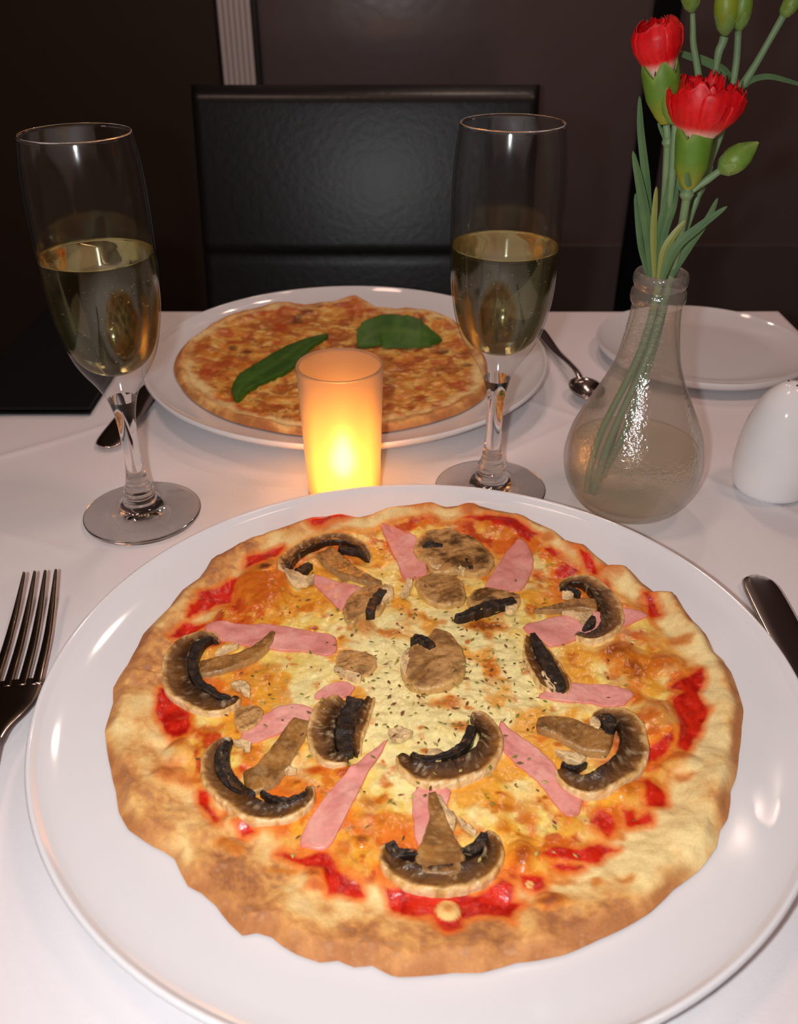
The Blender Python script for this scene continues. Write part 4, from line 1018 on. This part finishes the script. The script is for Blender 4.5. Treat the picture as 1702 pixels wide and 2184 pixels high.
sA = stem_part('side_shoot', up([(1424, 470), (1432, 400), (1438, 320), (1441, 262)], [.458, .450, .447, .447]), [.0017, .0018, .0020, .0016], fA)
bud_part(upright(1441, 266, .447), upright(1419, 178, .445), .0043, fA)
leaf_part(up([(1424, 306), (1414, 285), (1403, 262)], Y), 8, fA); leaf_part(up([(1426, 306), (1432, 288), (1436, 276)], Y), 7, fA)
# B: the open bloom
Y = .442
fB = flower_thing('carnation', 'open ragged red carnation, the lower right bloom')
a, b = upright(1468, 402, Y), upright(1486, 256, Y)
calyx_part('calyx', a, b, [(0, .0025), (.08, .0044), (.3, .0074), (.65, .0084), (1, .0090)], fB, .24)
pa_, pb_ = upright(1484, 302, Y), upright(1514, 172, Y)
PR = [(0, .0062), (.12, .0080), (.25, .0112), (.42, .0150), (.6, .0172), (.8, .0176), (1.1, .0160)]
for k in range(8): petal_part(pa_, pb_, 2 * math.pi * k / 8 + .35, .72, PR, fB, 200 + k, .12, top=.84 + .10 * ((k * 3) % 4) / 3)
for k in range(7): petal_part(pa_, pb_, 2 * math.pi * k / 7 + .1, .66, [(q, r_ * .72) for q, r_ in PR], fB, 220 + k, .14, top=.95)
for k in range(5): petal_part(pa_, pb_, 2 * math.pi * k / 5 + .4, .65, [(q, r_ * .42) for q, r_ in PR], fB, 240 + k, .16, top=1.0 + .05 * (k % 2))
stem_part('stem', [*up([(1468, 400), (1464, 425), (1452, 495)], [Y, Y, .450]), Vector((VX + .004, VY - .003, TZ + .142)), Vector((VX - .001, VY - .003, TZ + .10)), Vector((VX - .018, VY - .012, TZ + .05)), Vector((VX - .024, VY - .014, TZ + .016))], [.0022, .0020, .0021, .0021], fB, n=40)
stem_part('node', up([(1467, 405), (1465, 415), (1464, 425)], Y), [.0026, .0036, .0022], fB, n=8)
stem_part('side_shoot', up([(1466, 416), (1490, 397), (1508, 384), (1535, 364)], Y), [.0012, .0014, .0018, .0016], fB)
bud_part(upright(1533, 366, Y), upright(1618, 303, Y), .0062, fB)
leaf_part(up([(1462, 412), (1450, 395), (1445, 376)], Y), 10, fB); leaf_part(up([(1470, 398), (1466, 382), (1465, 368)], Y - .009), 12, fB)
# C: tall spray of buds behind the open bloom
Y = .478
fC = flower_thing('carnation', 'tall green carnation spray of closed buds at the top edge')
stem_part('stem', [*up([(1575, 66), (1568, 150), (1545, 260), (1508, 360), (1468, 470)], [Y, Y, Y, .474, .470]), Vector((VX + .006, VY + .003, TZ + .142)), Vector((VX + .003, VY + .003, TZ + .10)), Vector((VX - .006, VY + .002, TZ + .05)), Vector((VX - .018, VY, TZ + .016))], [.0016, .0018, .0021, .0020, .0020], fC, n=44)
stem_part('side_shoot', up([(1545, 78), (1540, 95), (1533, 112), (1525, 160), (1512, 230)], Y), [.0022, .0020, .0020, .0013, .0012], fC)
stem_part('side_shoot', up([(1672, 32), (1640, 88), (1610, 140), (1583, 182), (1560, 205)], Y), [.0018, .0016, .0018, .0022, .0020], fC)
bud_part(upright(1547, 76, Y), upright(1552, -70, Y), .0056, fC, (lina(140, 150, 50), lina(140, 156, 42), lina(150, 168, 60)))
bud_part(upright(1577, 66, Y), upright(1592, -60, Y), .0046, fC)
bud_part(upright(1667, 38, Y), upright(1720, -40, Y), .0040, fC)
leaf_part(up([(1562, 178), (1545, 152), (1500, 128), (1465, 118), (1416, 98)], Y), 17, fC); leaf_part(up([(1583, 190), (1605, 170), (1640, 163), (1680, 172), (1730, 188)], Y), 11, fC)
leaf_part(up([(1450, 500), (1470, 445), (1495, 400), (1520, 350)], .474), 24, fC, M_leafg)
# D: single slim stem
fD = flower_thing('carnation', 'slim carnation stem with one green bud behind the blooms')
stem_part('stem', [*up([(1477, 28), (1478, 62), (1479, 95), (1490, 165), (1495, 250), (1478, 400)], .470), Vector((VX + .002, VY + .005, TZ + .142)), Vector((VX + .000, VY + .005, TZ + .10)), Vector((VX - .010, VY + .006, TZ + .05)), Vector((VX - .014, VY + .006, TZ + .016))], [.0012, .0015, .0017, .0012, .0015, .0017], fD, n=50)
bud_part(upright(1477, 26, .470), upright(1466, -70, .470), .0046, fD)
# grassy leaves out of the neck
for th_, pts, Yq, wq, mm in (
    (fA, [(1392,592),(1380,480),(1366,400),(1350,322)], .455, 22, None), (fA, [(1386,470),(1378,380),(1367,280),(1364,205)], .462, 17, None),
    (fA, [(1382,590),(1366,520),(1358,440),(1356,412)], .460, 12, None), (fA, [(1396,592),(1394,500),(1397,440),(1400,398)], .450, 13, M_leafy),
    (fA, [(1398,592),(1406,500),(1424,410),(1433,348)], .452, 15, None), (fB, [(1404,592),(1416,500),(1436,440),(1446,386)], .452, 18, None),
    (fB, [(1406,594),(1418,535),(1438,500),(1462,470)], .444, 17, M_leafy), (fB, [(1412,596),(1440,530),(1490,485),(1551,440)], .442, 20, None),
    (fC, [(1432,590),(1470,525),(1508,470),(1531,422)], .458, 17, None), (fC, [(1425,592),(1440,520),(1470,460),(1492,420)], .470, 22, None), (fD, [(1400,592),(1398,520),(1408,470),(1416,440)], .468, 14, None)):
    leaf_part(up(pts, Yq), wq, th_, mm)

# ------------------------------------------------------------------ salt shaker
t = thing('salt_shaker', 'rounded white ceramic salt shaker at the right edge', 'shaker', (*spot(1640, 1040)[:2], TZ + .0004))
V, F, Nn = lathe(spline([(0, .0008), (.017, .0006), (.0195, 0), (.0225, .003), (.0243, .012), (.0245, .020), (.0226, .038), (.0182, .053), (.0140, .0615), (.0075, .0685), (.002, .0708), (0, .0710)], 60), 80); mesh_obj('body', V, F, M_china2, t)
for k in range(3):
    ak = 2 * math.pi * k / 3 + .4; V, F = tube([(math.cos(ak) * .004, math.sin(ak) * .004, .0690), (math.cos(ak) * .004, math.sin(ak) * .004, .0706)], .0006, 10); mesh_obj('hole', V, F, M_black, t)

# ------------------------------------------------------------------ cutlery
def strip_solid(name, pts, parent, mat, thick=.0016, crown=.0004):
    """pts: (x, y, z, halfwidth) along the piece; a flat bar with rounded edges"""
    c = spline(pts, 48); T = np.gradient(c[:, :3], axis=0); T /= np.linalg.norm(T, axis=1)[:, None]
    V = []; pr = [(-1, 0), (-.85, .8), (-.4, 1.1), (0, 1.2), (.4, 1.1), (.85, .8), (1, 0), (.8, -.8), (0, -1), (-.8, -.8)]
    for i in range(len(c)):
        b = np.cross(T[i], [0, 0, 1]); b /= np.linalg.norm(b); n = np.cross(b, T[i])
        for s_, k in pr: V.append(c[i, :3] + b * max(c[i, 3], .0002) * s_ + n * thick / 2 * k)
    m_ = len(pr); F = grid_faces(len(c), m_, wrap_v=True); F.append(tuple(range(m_))); F.append(tuple((len(c) - 1) * m_ + k for k in range(m_))[::-1])
    return mesh_obj(name, np.array(V), F, mat, parent)
# fork, tines pointing away; local +y runs to the tine tips
fk = thing('fork', 'steel fork at the left edge beside the large plate', 'cutlery', (-.1712, .300, TZ + .0006), 'cutlery', rz=math.radians(8.6))
strip_solid('handle', [(0, -.150, .0020, .0085), (0, -.12, .0028, .0080), (0, -.07, .006, .0045), (0, -.045, .0095, .0033), (0, -.036, .0105, .0034)], fk, M_steel, .003)
strip_solid('head', [(0, -.040, .0105, .0033), (0, -.030, .0102, .0052), (0, -.020, .0086, .0092), (0, -.010, .0066, .0117), (0, 0, .0058, .0124), (0, .004, .0057, .0124)], fk, M_steel, .0020)
for k in range(4):
    x0 = -.0124 + .0248 * (k + .5) / 4; x1 = (x0) * .84
    strip_solid('tine', [(x0, 0, .0058, .0029), (x0, .006, .0058, .0024), (x0 * .97, .03, .0066, .0021), (x0 * .9, .052, .0098, .0017), (x1, .071, .0145, .0010), (x1, .0745, .0155, .0007)], fk, M_steel, .0022)
def knife(label, loc, rz, L=.105):
    k = thing('table_knife', label, 'cutlery', (*loc, TZ + .0008), 'cutlery', rz=rz)
    strip_solid('blade', [(0, L, .0022, .0012), (-.0002, L - .0015, .0022, .0050), (-.0004, L - .006, .0022, .0088), (0, L - .02, .0022, .0100), (0, .045, .0024, .0098), (0, .012, .0026, .0085), (0, 0, .0030, .0050)], k, M_steel, .0018)
    strip_solid('handle', [(0, .002, .0036, .0048), (0, -.01, .0042, .0055), (0, -.06, .0044, .0075), (0, -.105, .0042, .0088), (0, -.112, .0040, .0060)], k, M_steel, .0058)
knife('steel knife at the right edge beside the large plate', (.1860, .283), math.radians(-1.6))
a, b = spot(222, 955, .003), spot(316, 838, .003); dv = (a - b); ang = math.atan2(-dv.x, dv.y)
d = dv.normalized(); o0 = a - d * .105
knife('steel knife by the far plate, behind the left flute', (o0.x, o0.y), ang)
spn = thing('teaspoon', 'dark steel spoon between the far plate and the vase', 'cutlery', (0, 0, 0), 'cutlery')
a, b = spot(1152, 704, .004), spot(1248, 838, .004); spn.location = (b.x, b.y, TZ + .0006); dv = a - b; spn.rotation_euler = (0, 0, math.atan2(-dv.x, dv.y)); Ls = dv.length
V = []; nu, nv = 24, 12
for lay in (0, 1):
    for i in range(nu):
        for j in range(nv):
            th_ = 2 * math.pi * i / nu; rr = j / (nv - 1); x, y = math.sin(th_) * .0125 * rr, .014 + math.cos(th_) * .0185 * rr
            V.append((x, y - .016, .0018 + .0060 * rr ** 2.2 + (.0012 if lay == 0 else 0)))
F = grid_faces(nu, nv, wrap_u=True) + [f[::-1] for f in grid_faces(nu, nv, wrap_u=True, off=nu * nv)]
for i in range(nu): j = (i + 1) % nu; F.append((i * nv + nv - 1, nu * nv + i * nv + nv - 1, nu * nv + j * nv + nv - 1, j * nv + nv - 1))
mesh_obj('bowl', V, F, M_steel, spn)
strip_solid('handle', [(0, .013, .0082, .0026), (0, .024, .0100, .0022), (0, .045, .0085, .0022), (0, .08, .0042, .0036), (0, Ls - .004, .0030, .0050), (0, Ls + .002, .0030, .0030)], spn, M_steel, .002)

# ------------------------------------------------------------------ black folder at the left
mx0, mx1, my0, my1 = -.3170, -.2195, .583, .792
t = thing('menu_folder', 'black menu folder lying at the far left of the table', 'menu', ((mx0 + mx1) / 2, (my0 + my1) / 2, TZ + .0006))
hx, hy = (mx1 - mx0) / 2, (my1 - my0) / 2
V, F = box(-hx, hx, -hy, hy, .0002, .0022, .0008); mesh_obj('cover', V, F, M_menu, t, False)
V, F = box(-hx + .003, hx - .002, -hy + .003, hy - .003, .0023, .0038, .0003); mesh_obj('pages', V, F, M_menu, t, False)
V, F = box(-hx, hx, -hy, hy, .0039, .0059, .0008); mesh_obj('cover', V, F, M_menu, t, False)
